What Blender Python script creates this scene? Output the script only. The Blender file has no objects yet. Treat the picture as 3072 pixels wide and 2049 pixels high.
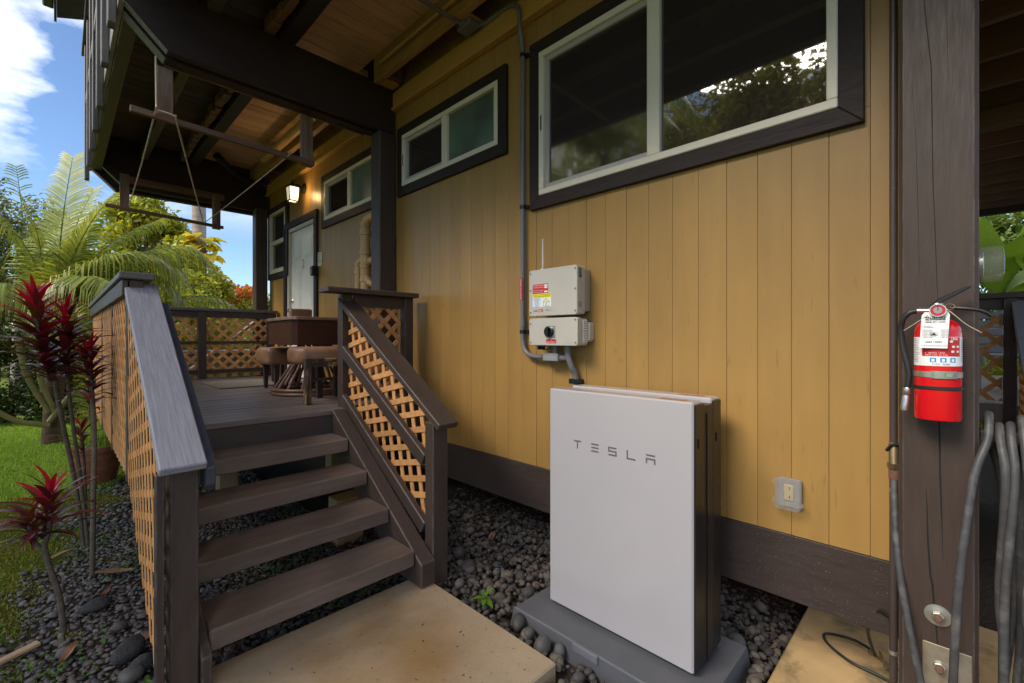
import bpy, bmesh, math, random
import numpy as np
from mathutils import Vector, Matrix, Quaternion

sc = bpy.context.scene
COL = sc.collection
R = random.Random(11)
NR = np.random.default_rng(5)
rad = math.radians

# ---------------------------------------------------------------- camera
cam = bpy.data.cameras.new('camera')
cam.lens = 15.703
cam.sensor_width = 36.0
cam.shift_y = -0.00374
cam.clip_start = 0.02
cam.clip_end = 1500
camo = bpy.data.objects.new('camera', cam)
COL.objects.link(camo)
camo.location = (0, 0, 1.53)
camo.rotation_euler = (rad(90), 0, rad(-45.4))
sc.camera = camo

# ---------------------------------------------------------------- sky, sun, exposure
SUN = Vector((-0.74, 0.20, 0.64)).normalized()          # towards the sun
world = bpy.data.worlds.new('World')
sc.world = world
world.use_nodes = True
wn, wl = world.node_tree.nodes, world.node_tree.links
wn.clear()
wo = wn.new('ShaderNodeOutputWorld')
bg = wn.new('ShaderNodeBackground')
bg.inputs['Strength'].default_value = 0.10
sky = wn.new('ShaderNodeTexSky')
sky.sky_type = 'NISHITA'
sky.sun_disc = False
sky.sun_elevation = math.asin(SUN.z)
sky.sun_rotation = math.atan2(SUN.x, SUN.y)
sky.air_density = 1.0
sky.dust_density = 0.1
sky.ozone_density = 4.0
sky.altitude = 1200
tc = wn.new('ShaderNodeTexCoord')
sep = wn.new('ShaderNodeSeparateXYZ')
wl.new(tc.outputs['Generated'], sep.inputs[0])
def wmath(op, a, b=None):
    n = wn.new('ShaderNodeMath'); n.operation = op
    for i, v in enumerate((a, b)):
        if v is None: continue
        if isinstance(v, (int, float)): n.inputs[i].default_value = v
        else: wl.new(v, n.inputs[i])
    return n.outputs[0]
zz = wmath('ADD', wmath('ABSOLUTE', sep.outputs[2]), 0.22)
comb = wn.new('ShaderNodeCombineXYZ')
wl.new(wmath('DIVIDE', sep.outputs[0], zz), comb.inputs[0])
wl.new(wmath('DIVIDE', sep.outputs[1], zz), comb.inputs[1])
cmap = wn.new('ShaderNodeMapping')
cmap.inputs['Location'].default_value = (2.1, -0.35, 0.0)
wl.new(comb.outputs[0], cmap.inputs[0])
cn = wn.new('ShaderNodeTexNoise')
cn.inputs['Scale'].default_value = 1.25
cn.inputs['Detail'].default_value = 9
cn.inputs['Roughness'].default_value = 0.55
wl.new(cmap.outputs[0], cn.inputs['Vector'])
cr = wn.new('ShaderNodeValToRGB')
cr.color_ramp.elements[0].position = 0.465
cr.color_ramp.elements[1].position = 0.555
wl.new(cn.outputs['Fac'], cr.inputs[0])
cm = wn.new('ShaderNodeMix'); cm.data_type = 'RGBA'
hz = wn.new('ShaderNodeMapRange'); hz.interpolation_type = 'SMOOTHSTEP'
hz.inputs[1].default_value = 0.17; hz.inputs[2].default_value = 0.36
wl.new(sep.outputs[2], hz.inputs[0])
wl.new(wmath('MULTIPLY', cr.outputs[0], hz.outputs[0]), cm.inputs['Factor'])
wl.new(sky.outputs[0], cm.inputs['A'])
cm.inputs['B'].default_value = (9.2, 9.2, 9.4, 1)
wl.new(cm.outputs['Result'], bg.inputs['Color'])
wl.new(bg.outputs[0], wo.inputs[0])

sl = bpy.data.lights.new('sun', 'SUN')
sl.energy = 2.6
sl.angle = rad(28)
sl.color = (1.0, 0.92, 0.80)
slo = bpy.data.objects.new('sun', sl)
COL.objects.link(slo)
slo.rotation_euler = SUN.to_track_quat('Z', 'Y').to_euler()
slo.location = SUN * 30

vs = sc.view_settings
vs.view_transform = 'Standard'
vs.look = 'None'
vs.gamma = 1
vs.use_curve_mapping = False
vs.exposure = 1.05

# ---------------------------------------------------------------- helpers
W = {}                                    # world origin of every object by name

def props(o, label=None, cat=None, group=None, kind=None):
    if label: o['label'] = label
    if cat: o['category'] = cat
    if group: o['group'] = group
    if kind: o['kind'] = kind
    return o

def link(o, parent, origin):
    COL.objects.link(o)
    if parent is not None:
        o.parent = parent
        o.location = origin - W[parent.name]
    else:
        o.location = origin
    W[o.name] = origin.copy()
    return o

def thing(name, loc, label, cat, group=None):
    o = bpy.data.objects.new(name, None)
    o.empty_display_size = 0.05
    link(o, None, Vector(loc))
    return props(o, label, cat, group)

def finish(me, mats, smooth):
    for m in (mats if isinstance(mats, (list, tuple)) else [mats]): me.materials.append(m)
    if smooth is not None:
        me.polygons.foreach_set('use_smooth', [True] * len(me.polygons))
        if smooth: me.set_sharp_from_angle(angle=rad(smooth))

def obj(name, bm, mats, parent=None, smooth=None, origin=None):
    bm.normal_update()
    if origin is None:
        xs = [v.co.x for v in bm.verts]; ys = [v.co.y for v in bm.verts]; zs = [v.co.z for v in bm.verts]
        origin = Vector(((min(xs) + max(xs)) / 2, (min(ys) + max(ys)) / 2, min(zs)))
    origin = Vector(origin)
    bmesh.ops.translate(bm, vec=-origin, verts=bm.verts[:])
    me = bpy.data.meshes.new(name)
    bm.to_mesh(me); bm.free()
    finish(me, mats, smooth)
    return link(bpy.data.objects.new(name, me), parent, origin)

def inst(name, me, parent, loc, rot=None, scale=None):
    o = bpy.data.objects.new(name, me)
    link(o, parent, Vector(loc))
    if rot is not None:
        o.rotation_mode = 'QUATERNION'
        o.rotation_quaternion = rot
    if scale is not None: o.scale = scale
    return o

def npobj(name, V, F, mat, parent=None, origin=(0, 0, 0), smooth=False):
    """V (n,3) float array, F (m,k) int array of faces with k corners."""
    origin = Vector(origin)
    me = bpy.data.meshes.new(name)
    n, (m, k) = len(V), F.shape
    me.vertices.add(n); me.loops.add(m * k); me.polygons.add(m)
    me.vertices.foreach_set('co', (V - np.array(origin)).astype(np.float32).ravel())
    me.loops.foreach_set('vertex_index', F.astype(np.int32).ravel())
    me.polygons.foreach_set('loop_start', np.arange(0, m * k, k, dtype=np.int32))
    me.polygons.foreach_set('loop_total', np.full(m, k, dtype=np.int32))
    if smooth: me.polygons.foreach_set('use_smooth', np.ones(m, dtype=bool))
    me.update(calc_edges=True)
    me.materials.append(mat)
    return link(bpy.data.objects.new(name, me), parent, origin)

def BM(): return bmesh.new()

def bev(bm, vs_, off):
    if off <= 0: return
    s = set(vs_)
    es = [e for e in bm.edges if e.verts[0] in s and e.verts[1] in s]
    bmesh.ops.bevel(bm, geom=es, offset=off, segments=1, affect='EDGES', clamp_overlap=True)

def bx(bm, x0, x1, y0, y1, z0, z1, b=0.0, mi=0):
    c = [(x0, y0, z0), (x1, y0, z0), (x1, y1, z0), (x0, y1, z0), (x0, y0, z1), (x1, y0, z1), (x1, y1, z1), (x0, y1, z1)]
    v = [bm.verts.new(p) for p in c]
    for f in ((3, 2, 1, 0), (4, 5, 6, 7), (0, 1, 5, 4), (1, 2, 6, 5), (2, 3, 7, 6), (3, 0, 4, 7)):
        bm.faces.new([v[i] for i in f]).material_index = mi
    bev(bm, v, b)
    return bm

def box(*a, **k): return bx(BM(), *a, **k)

def prism(bm, pts, vec, b=0.0):
    vec = Vector(vec)
    a = [bm.verts.new(p) for p in pts]
    c = [bm.verts.new(Vector(p) + vec) for p in pts]
    n = len(pts)
    bm.faces.new(a); bm.faces.new(c[::-1])
    fs = [bm.faces.new((a[i], c[i], c[(i + 1) % n], a[(i + 1) % n])) for i in range(n)]
    bmesh.ops.recalc_face_normals(bm, faces=[f for f in bm.faces if f.verts[0] in set(a + c)])
    bev(bm, a + c, b)
    return bm

def spline(pts, n=6):
    pts = [Vector(p) for p in pts]
    if len(pts) < 3: return pts
    P = [pts[0] * 2 - pts[1]] + pts + [pts[-1] * 2 - pts[-2]]
    out = []
    for i in range(1, len(P) - 2):
        p0, p1, p2, p3 = P[i - 1:i + 3]
        for k in range(n):
            t = k / n
            out.append(0.5 * ((2 * p1) + (p2 - p0) * t + (2 * p0 - 5 * p1 + 4 * p2 - p3) * t * t + (3 * p1 - p0 - 3 * p2 + p3) * t ** 3))
    out.append(pts[-1])
    return out

def tube(bm, pts, r, n=10):
    pts = [Vector(p) for p in pts]
    rs = r if isinstance(r, (list, tuple)) else [r] * len(pts)
    prev = None; rings = []
    for i, p in enumerate(pts):
        t = (pts[min(i + 1, len(pts) - 1)] - pts[max(i - 1, 0)])
        if t.length < 1e-9: t = Vector((0, 0, 1))
        t.normalize()
        if prev is None:
            u = t.orthogonal().normalized()
        else:
            u = (prev - t * prev.dot(t))
            u = u.normalized() if u.length > 1e-6 else t.orthogonal().normalized()
        prev = u; w = t.cross(u)
        rings.append([bm.verts.new(p + (u * math.cos(2 * math.pi * k / n) + w * math.sin(2 * math.pi * k / n)) * rs[i]) for k in range(n)])
    for a, b in zip(rings, rings[1:]):
        for k in range(n):
            bm.faces.new((a[k], a[(k + 1) % n], b[(k + 1) % n], b[k]))
    bm.faces.new(rings[0][::-1]); bm.faces.new(rings[-1])
    return bm

def lathe(bm, prof, c, axis=(0, 0, 1), n=24):
    """prof: (radius, height along axis) list, from c."""
    ax = Vector(axis).normalized(); u = ax.orthogonal().normalized()
    if abs(ax.z) > 0.9: u = Vector((1, 0, 0))
    w = ax.cross(u); c = Vector(c); rings = []
    for r, h in prof:
        r = max(r, 1e-4)
        rings.append([bm.verts.new(c + ax * h + (u * math.cos(2 * math.pi * k / n) + w * math.sin(2 * math.pi * k / n)) * r) for k in range(n)])
    for a, b in zip(rings, rings[1:]):
        for k in range(n):
            bm.faces.new((a[k], a[(k + 1) % n], b[(k + 1) % n], b[k]))
    bm.faces.new(rings[0][::-1]); bm.faces.new(rings[-1])
    return bm

def tilt(o, a):
    """let a sloping board's own y axis run along it (so its grain does too)"""
    o.data.transform(Matrix.Rotation(-a, 4, 'X')); o.rotation_euler = (a, 0, 0)
    return o

TEXTS = []
def text(body, size, mat, parent, origin, right, up, align='LEFT', ext=0.0003, bold=0.0, name='lettering', sx=1.0):
    TEXTS.append((body, size, mat, parent, Vector(origin), Vector(right).normalized(), Vector(up).normalized(), align, ext, bold, name, sx))

def flush_texts():
    tmp = []
    for t in TEXTS:
        cu = bpy.data.curves.new('text', 'FONT')
        cu.body = t[0]; cu.size = t[1]; cu.align_x = t[7]; cu.extrude = t[8]; cu.offset = t[9]; cu.resolution_u = 2
        o = bpy.data.objects.new('text', cu); COL.objects.link(o); tmp.append(o)
    dg = bpy.context.evaluated_depsgraph_get()
    for t, o in zip(TEXTS, tmp):
        me = bpy.data.meshes.new_from_object(o.evaluated_get(dg))
        me.name = t[10]; me.materials.clear(); me.materials.append(t[2])
        r, u = t[5], t[6]; nrm = r.cross(u)
        me.transform(Matrix(((r.x * t[11], u.x, nrm.x, 0), (r.y * t[11], u.y, nrm.y, 0), (r.z * t[11], u.z, nrm.z, 0), (0, 0, 0, 1))))
        link(bpy.data.objects.new(t[10], me), t[3], t[4])
    for o in tmp:
        cu = o.data; bpy.data.objects.remove(o); bpy.data.curves.remove(cu)

# ---------------------------------------------------------------- materials
def M(name, col, rough=0.55, var=0.12, scale=5.0, stretch=(1, 1, 1), bump=0.15, bscale=30.0, bdist=0.004, spec=0.4, metal=0.0,
      rnd=0.0, spots=None, spot_scale=9.0, spot_size=0.1, col2=None, mixs=2.0, mlo=0.45, mhi=0.65, ior=1.5, trans=None, speck=None, edge=None, wvar=0.0, nick=None):
    m = bpy.data.materials.new(name); m.use_nodes = True
    n, l = m.node_tree.nodes, m.node_tree.links
    b = n['Principled BSDF']
    b.inputs['Roughness'].default_value = rough
    b.inputs['Metallic'].default_value = metal
    b.inputs['Specular IOR Level'].default_value = spec
    b.inputs['IOR'].default_value = ior
    t = n.new('ShaderNodeTexCoord'); oi = n.new('ShaderNodeObjectInfo')
    off = n.new('ShaderNodeVectorMath'); off.operation = 'SCALE'; off.inputs[0].default_value = (37, 19, 53)
    l.new(oi.outputs['Random'], off.inputs['Scale'])
    add = n.new('ShaderNodeVectorMath'); add.operation = 'ADD'
    l.new(t.outputs['Object'], add.inputs[0]); l.new(off.outputs[0], add.inputs[1])
    mp = n.new('ShaderNodeMapping'); mp.inputs['Scale'].default_value = stretch
    l.new(add.outputs[0], mp.inputs[0])
    def noise(sc_, det=6, rgh=0.6, src=mp.outputs[0]):
        x = n.new('ShaderNodeTexNoise'); x.inputs['Scale'].default_value = sc_; x.inputs['Detail'].default_value = det
        x.inputs['Roughness'].default_value = rgh
        l.new(src, x.inputs['Vector']); return x.outputs['Fac']
    def mr(src, a, b_, c, d):
        x = n.new('ShaderNodeMapRange'); x.inputs[1].default_value = a; x.inputs[2].default_value = b_
        x.inputs[3].default_value = c; x.inputs[4].default_value = d; l.new(src, x.inputs[0]); return x.outputs[0]
    def mul(colsock, valsock):
        x = n.new('ShaderNodeVectorMath'); x.operation = 'SCALE'; l.new(colsock, x.inputs[0]); l.new(valsock, x.inputs['Scale']); return x.outputs[0]
    rgb = n.new('ShaderNodeRGB'); rgb.outputs[0].default_value = (*col, 1)
    c = rgb.outputs[0]
    def mix(fac, a, bcol):
        x = n.new('ShaderNodeMix'); x.data_type = 'RGBA'; l.new(fac, x.inputs['Factor']); l.new(a, x.inputs['A'])
        x.inputs['B'].default_value = (*bcol, 1); return x.outputs['Result']
    if col2 is not None:
        c = mix(mr(noise(mixs, 6, 0.65), mlo, mhi, 0, 1), c, col2)
    if var: c = mul(c, mr(noise(scale), 0.3, 0.7, 1 - var, 1 + var))
    if rnd: c = mul(c, mr(oi.outputs['Random'], 0, 1, 1 - rnd, 1 + rnd))
    if spots is not None:
        vo = n.new('ShaderNodeTexVoronoi'); vo.inputs['Scale'].default_value = spot_scale
        wv = n.new('ShaderNodeVectorMath'); wv.operation = 'ADD'
        l.new(add.outputs[0], wv.inputs[0])
        nz = n.new('ShaderNodeTexNoise'); nz.inputs['Scale'].default_value = 25; l.new(add.outputs[0], nz.inputs['Vector'])
        sv = n.new('ShaderNodeVectorMath'); sv.operation = 'SCALE'; sv.inputs['Scale'].default_value = 0.05
        l.new(nz.outputs['Color'], sv.inputs[0]); l.new(sv.outputs[0], wv.inputs[1])
        l.new(wv.outputs[0], vo.inputs['Vector'])
        c = mix(mr(vo.outputs['Distance'], spot_size * 0.35, spot_size, 0.85, 0), c, spots)
    if speck is not None:
        c = mix(mr(noise(190, 2, 0.5, add.outputs[0]), 0.70, 0.75, 0, 0.7), c, speck)
    if wvar:
        g = n.new('ShaderNodeNewGeometry')
        c = mul(c, mr(noise(0.9, 7, 0.62, g.outputs['Position']), 0.32, 0.68, 1 - wvar, 1 + wvar))
    if nick is not None:
        c = mix(mr(noise(55, 3, 0.5), 0.675, 0.73, 0, 0.7), c, nick)
    if edge is not None:
        bv = n.new('ShaderNodeBevel'); bv.samples = 4; bv.inputs['Radius'].default_value = 0.007
        g2 = n.new('ShaderNodeNewGeometry')
        dt = n.new('ShaderNodeVectorMath'); dt.operation = 'DOT_PRODUCT'
        l.new(bv.outputs[0], dt.inputs[0]); l.new(g2.outputs['Normal'], dt.inputs[1])
        em = n.new('ShaderNodeMath'); em.operation = 'MULTIPLY'
        l.new(mr(dt.outputs['Value'], 0.995, 0.86, 0, 1), em.inputs[0]); l.new(mr(noise(9, 4, 0.7, add.outputs[0]), 0.42, 0.62, 0.1, 0.85), em.inputs[1])
        c = mix(em.outputs[0], c, edge)
    l.new(c, b.inputs['Base Color'])
    l.new(mr(noise(scale * 2.3), 0.3, 0.7, rough * 0.85, min(1, rough * 1.15)), b.inputs['Roughness'])
    if bump:
        bn = n.new('ShaderNodeBump'); bn.inputs['Strength'].default_value = bump; bn.inputs['Distance'].default_value = bdist
        l.new(noise(bscale, 5), bn.inputs['Height']); l.new(bn.outputs[0], b.inputs['Normal'])
    return m

GX, GY, GZ = (0.12, 1, 1), (1, 0.12, 1), (1, 1, 0.12)
BROWN = (0.064, 0.043, 0.034)
def wood(name, col, ax, **k):
    d = dict(rough=0.5, var=0.16, scale=42, bump=0.4, bscale=110, bdist=0.003, spec=0.3, rnd=0.08)
    d.update(k)
    return M(name, col, stretch=ax, **d)
brown_x, brown_y, brown_z = [wood('brown_paint_' + a, BROWN, g, edge=(0.26, 0.23, 0.21), wvar=0.12) for a, g in (('x', GX), ('y', GY), ('z', GZ))]
beam_m = wood('shade_darkened_beam', (0.034, 0.021, 0.020), GX, rough=0.6)  # shade on the beams is put into this darker brown
beam_y = wood('dark_joist_paint', (0.032, 0.022, 0.019), GY)
post_m = wood('post_brown_paint', (0.050, 0.033, 0.026), GZ, bump=0.5, var=0.12, rough=0.5, edge=(0.2, 0.18, 0.19), wvar=0.12)
tread_m = wood('tread_paint', (0.165, 0.118, 0.092), GX, rough=0.42, col2=(0.10, 0.066, 0.048), mixs=2.2, var=0.13, edge=(0.30, 0.25, 0.21), wvar=0.22)
deckb_m = wood('deck_board_paint', (0.17, 0.132, 0.112), GX, rough=0.40, rnd=0.14, wvar=0.18, edge=(0.24, 0.2, 0.18))
rail_m = wood('weathered_rail', (0.255, 0.245, 0.275), (1, 0.05, 1), rough=0.55, var=0.2, scale=110, bump=0.6, bscale=160)
cap_m = wood('rail_cap_paint', (0.12, 0.105, 0.10), GY, rough=0.45)
trim_m = wood('window_trim_paint', (0.030, 0.020, 0.018), GY, spec=0.2, rough=0.55, bump=0.5)
wall_m = M('mustard_siding_paint', (0.325, 0.185, 0.054), rough=0.42, wvar=0.10, nick=(0.24, 0.13, 0.05), var=0.10, scale=7, stretch=GZ, bump=0.22, bscale=45, bdist=0.003, spec=0.35, rnd=0.045,
           spots=(0.30, 0.16, 0.05), spot_scale=4.6, spot_size=0.10)
wall_back = M('siding_backing', (0.10, 0.055, 0.02), bump=0)
ledger_m = wood('mustard_ledger_paint', (0.52, 0.29, 0.085), GY, rough=0.5, var=0.1)
tan_board = wood('tan_ceiling_board', (0.60, 0.36, 0.21), GX, rough=0.6, rnd=0.16, spots=(0.10, 0.05, 0.03), spot_scale=5, spot_size=0.07)
dark_board = wood('dark_ceiling_board', (0.085, 0.054, 0.04), GX, rough=0.6, rnd=0.25)
raw_x = wood('raw_redwood_x', (0.20, 0.105, 0.06), GX, rough=0.65, col2=(0.11, 0.07, 0.05), mixs=4)
raw_z = wood('raw_redwood_z', (0.16, 0.09, 0.06), GZ, rough=0.65, col2=(0.32, 0.27, 0.24), mixs=5)
lattice_m = wood('cedar_lattice', (0.62, 0.30, 0.11), (1, 1, 1), rough=0.6, var=0.18, scale=20, rnd=0.14)
vinyl = M('cream_vinyl', (0.72, 0.64, 0.51), rough=0.35, var=0.03, bump=0)
vinyl2 = M('grey_vinyl_sash', (0.42, 0.38, 0.36), rough=0.4, var=0.03, bump=0)
black_m = M('black_plastic', (0.012, 0.012, 0.013), rough=0.35, var=0.05, bump=0.05)
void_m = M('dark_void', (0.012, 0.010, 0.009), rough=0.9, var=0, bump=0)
rope_m = M('pale_rope', (0.52, 0.43, 0.32), rough=0.8, bump=0.4, bscale=300)
grey_pvc = M('grey_pvc', (0.155, 0.148, 0.155), rough=0.38, var=0.08, bump=0.05)
tan_pvc = M('tan_painted_pipe', (0.50, 0.30, 0.12), rough=0.4, var=0.08, bump=0.08)
white_enc = M('white_enclosure', (0.46, 0.425, 0.375), rough=0.32, var=0.03, bump=0.03)
grey_alu = M('grey_aluminium', (0.40, 0.38, 0.35), rough=0.4, var=0.05, bump=0.05, metal=0.4)
batt_w = M('battery_white_gloss', (0.425, 0.395, 0.405), rough=0.14, var=0.012, scale=2, bump=0.0, spec=0.55, wvar=0.035)
batt_k = M('battery_black_side', (0.016, 0.015, 0.015), rough=0.3, var=0.1, bump=0.12, bscale=200)
batt_r = M('battery_recess', (0.034, 0.026, 0.021), rough=0.4, var=0.1, bump=0.1)
logo_m = M('logo_grey', (0.12, 0.11, 0.12), rough=0.4, var=0, bump=0)
pad_m = M('grey_plastic_pad', (0.105, 0.105, 0.115), rough=0.55, var=0.12, scale=3, bump=0.15, bscale=90)
red_l = M('red_label', (0.50, 0.02, 0.025), rough=0.35, var=0.02, bump=0)
yel_l = M('yellow_label', (0.80, 0.72, 0.04), rough=0.4, var=0.02, bump=0)
wht_l = M('white_label', (0.76, 0.75, 0.74), rough=0.4, var=0.02, bump=0)
pale_l = M('pale_blue_label', (0.62, 0.68, 0.74), rough=0.4, var=0.02, bump=0)
ink = M('black_print', (0.02, 0.02, 0.02), rough=0.5, var=0, bump=0)
blue_l = M('blue_label', (0.03, 0.27, 0.58), rough=0.4, var=0, bump=0)
green_l = M('green_print', (0.02, 0.30, 0.20), rough=0.4, var=0, bump=0)
grey_l = M('grey_print', (0.28, 0.27, 0.27), rough=0.5, var=0, bump=0)
ext_red = M('extinguisher_red', (0.60, 0.008, 0.012), rough=0.16, var=0.03, bump=0.02, spec=0.6)
steel = M('galvanised_steel', (0.46, 0.42, 0.36), rough=0.4, var=0.2, bump=0.15, metal=0.7, col2=(0.28, 0.16, 0.09), mixs=12, mlo=0.55, mhi=0.75)
chrome = M('satin_nickel', (0.62, 0.60, 0.57), rough=0.22, var=0.05, bump=0, metal=0.95)
rust = M('rusty_bolt', (0.17, 0.085, 0.055), rough=0.7, var=0.3, scale=30, bump=0.4, bscale=120)
brass = M('dull_brass', (0.30, 0.22, 0.12), rough=0.45, var=0.2, bump=0.15, metal=0.8)
rubber = M('black_rubber', (0.02, 0.02, 0.021), rough=0.42, var=0.1, bump=0.1, bscale=150)
hose_m = M('dusty_black_hose', (0.055, 0.052, 0.053), rough=0.48, var=0.2, scale=30, bump=0.2, bscale=200, col2=(0.14, 0.13, 0.12), mixs=14, mlo=0.5, mhi=0.75)
brpipe = M('brown_painted_pipe', (0.065, 0.046, 0.042), rough=0.4, var=0.15, bump=0.1, speck=(0.3, 0.28, 0.26))
leather = M('brown_leather', (0.22, 0.105, 0.055), rough=0.36, var=0.15, scale=6, bump=0.25, bscale=140, col2=(0.30, 0.165, 0.09), mixs=4)
table_m = wood('mahogany', (0.062, 0.022, 0.014), GX, rough=0.3)
table_top_m = wood('worn_table_top', (0.22, 0.12, 0.09), GX, rough=0.25, col2=(0.34, 0.24, 0.19), mixs=6)
rattan = wood('rattan_pole', (0.16, 0.075, 0.05), GZ, rough=0.32)
ebony = wood('dark_stool_leg', (0.04, 0.026, 0.02), GZ, rough=0.45)
worn = wood('worn_stool_wood', (0.055, 0.035, 0.025), GZ, rough=0.6, col2=(0.36, 0.22, 0.10), mixs=26, mlo=0.56, mhi=0.64)
worn_x = wood('worn_stool_rail', (0.055, 0.035, 0.025), (0.4, 1, 1), rough=0.6, col2=(0.36, 0.22, 0.10), mixs=30, mlo=0.50, mhi=0.57)
door_m = M('pale_door_paint', (0.74, 0.72, 0.66), rough=0.38, var=0.04, bump=0.05)
jamb_m = M('door_jamb_paint', (0.55, 0.49, 0.41), rough=0.4, var=0.05, bump=0.05)
terra = M('terracotta', (0.24, 0.085, 0.038), rough=0.6, var=0.25, scale=5, bump=0.2)
mat_m = M('woven_mat', (0.17, 0.145, 0.115), rough=0.9, var=0.25, scale=90, bump=0.6, bscale=220)
conc = M('stained_concrete', (0.37, 0.275, 0.175), rough=0.72, var=0.13, scale=2.2, bump=0.5, bscale=230, nick=(0.17, 0.12, 0.07), col2=(0.30, 0.175, 0.07), mixs=1.3, mlo=0.40, mhi=0.64, spots=(0.05, 0.04, 0.03), spot_scale=16, spot_size=0.05)
conc2 = M('mossy_concrete', (0.48, 0.31, 0.14), rough=0.75, var=0.2, scale=5, bump=0.35, bscale=110, col2=(0.15, 0.12, 0.055), mixs=4, mlo=0.5, mhi=0.66)
stone_m = M('grey_stone', (0.088, 0.079, 0.072), rough=0.62, var=0.3, scale=9, bump=0.4, bscale=60, rnd=0.35)
lava_m = M('lava_rock', (0.05, 0.046, 0.045), rough=0.85, var=0.3, scale=20, bump=0.9, bscale=90, bdist=0.01)
dead_m = M('dead_leaf', (0.26, 0.13, 0.075), rough=0.65, var=0.3, scale=20, bump=0.3)
stick_m = M('pale_frond_stick', (0.46, 0.30, 0.17), rough=0.6, var=0.25, stretch=GY, bump=0.3)

def island_mat(name, cols, rough=0.5, transl=0.35, spec=0.35, bump=0.0, bscale=60, obj_rand=False, tcol=None):
    """colour picked per mesh island (leaf, pebble, blade); a leaf also passes light."""
    m = bpy.data.materials.new(name); m.use_nodes = True
    n, l = m.node_tree.nodes, m.node_tree.links
    b = n['Principled BSDF']; b.inputs['Roughness'].default_value = rough; b.inputs['Specular IOR Level'].default_value = spec
    src = n.new('ShaderNodeObjectInfo').outputs['Random'] if obj_rand else n.new('ShaderNodeNewGeometry').outputs['Random Per Island']
    cr_ = n.new('ShaderNodeValToRGB'); e = cr_.color_ramp.elements
    for i, c in enumerate(cols):
        p = i / max(1, len(cols) - 1)
        x = e[i] if i < 2 else e.new(p)
        x.position = p; x.color = (*c, 1)
    l.new(src, cr_.inputs[0])
    t = n.new('ShaderNodeTexCoord'); nz = n.new('ShaderNodeTexNoise'); nz.inputs['Scale'].default_value = bscale * 0.4
    l.new(t.outputs['Object'], nz.inputs['Vector'])
    mr_ = n.new('ShaderNodeMapRange'); mr_.inputs[3].default_value = 0.75; mr_.inputs[4].default_value = 1.25
    l.new(nz.outputs['Fac'], mr_.inputs[0])
    sc_ = n.new('ShaderNodeVectorMath'); sc_.operation = 'SCALE'; l.new(cr_.outputs[0], sc_.inputs[0]); l.new(mr_.outputs[0], sc_.inputs['Scale'])
    l.new(sc_.outputs[0], b.inputs['Base Color'])
    if bump:
        bn = n.new('ShaderNodeBump'); bn.inputs['Strength'].default_value = bump; bn.inputs['Distance'].default_value = 0.004
        nb = n.new('ShaderNodeTexNoise'); nb.inputs['Scale'].default_value = bscale; l.new(t.outputs['Object'], nb.inputs['Vector'])
        l.new(nb.outputs['Fac'], bn.inputs['Height']); l.new(bn.outputs[0], b.inputs['Normal'])
    if transl:
        tr = n.new('ShaderNodeBsdfTranslucent')
        g = n.new('ShaderNodeVectorMath'); g.operation = 'MULTIPLY'; g.inputs[1].default_value = tcol or (1.5, 1.35, 0.5)
        l.new(sc_.outputs[0], g.inputs[0]); l.new(g.outputs[0], tr.inputs['Color'])
        mx = n.new('ShaderNodeMixShader'); mx.inputs[0].default_value = transl
        l.new(b.outputs[0], mx.inputs[1]); l.new(tr.outputs[0], mx.inputs[2])
        l.new(mx.outputs[0], n['Material Output'].inputs[0])
    return m

leaf_mid = island_mat('mid_green_leaf', [(0.086, 0.147, 0.031), (0.147, 0.224, 0.052), (0.224, 0.293, 0.095)])
leaf_grey = island_mat('greyish_green_leaf', [(0.083, 0.112, 0.045), (0.150, 0.188, 0.083), (0.255, 0.270, 0.150)])
leaf_dark = island_mat('shade_toned_leaf', [(0.022, 0.042, 0.010), (0.042, 0.072, 0.018), (0.072, 0.108, 0.030)])  # shade under the trees is put into this darker leaf colour
leaf_lime = island_mat('lime_green_leaf', [(0.172, 0.230, 0.029), (0.287, 0.331, 0.043), (0.460, 0.431, 0.043)])
leaf_gold = island_mat('golden_vine_leaf', [(0.360, 0.360, 0.024), (0.600, 0.504, 0.024), (0.744, 0.576, 0.036)], obj_rand=True)
palm_m = island_mat('palm_leaflet', [(0.143, 0.204, 0.037), (0.245, 0.306, 0.061), (0.408, 0.408, 0.091)], rough=0.4)
palm_dry = island_mat('dry_palm_leaflet', [(0.136, 0.088, 0.036), (0.192, 0.136, 0.056), (0.240, 0.184, 0.080)], rough=0.6)
banana_m = island_mat('banana_leaf', [(0.105, 0.195, 0.030), (0.195, 0.300, 0.053)], rough=0.35, obj_rand=True)
ti_red = island_mat('ti_red_leaf', [(0.375, 0.010, 0.025), (0.575, 0.019, 0.050)], rough=0.32, obj_rand=True, tcol=(1.3, 0.8, 0.8), spec=0.5)
ti_dark = island_mat('ti_maroon_leaf', [(0.075, 0.016, 0.020), (0.15, 0.022, 0.028), (0.085, 0.045, 0.02), (0.22, 0.03, 0.035)], rough=0.28, obj_rand=True, transl=0.25, tcol=(1.6, 0.6, 0.5), spec=0.5)
ti_bronze = island_mat('ti_bronze_leaf', [(0.12, 0.04, 0.012), (0.17, 0.07, 0.02)], rough=0.35, obj_rand=True, tcol=(1.4, 0.9, 0.5))
flame_m = island_mat('flame_tree_blossom', [(0.20, 0.16, 0.02), (0.48, 0.13, 0.015), (0.62, 0.09, 0.015)])
grass_m = island_mat('grass_blade', [(0.184, 0.302, 0.039), (0.259, 0.432, 0.054), (0.410, 0.540, 0.086)], transl=0.3)
moss_m = island_mat('mossy_grass_blade', [(0.130, 0.156, 0.019), (0.208, 0.221, 0.026), (0.260, 0.247, 0.039)], transl=0.25)
weed_m = island_mat('weed_leaf', [(0.070, 0.154, 0.028), (0.140, 0.252, 0.042)], transl=0.3)
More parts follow.
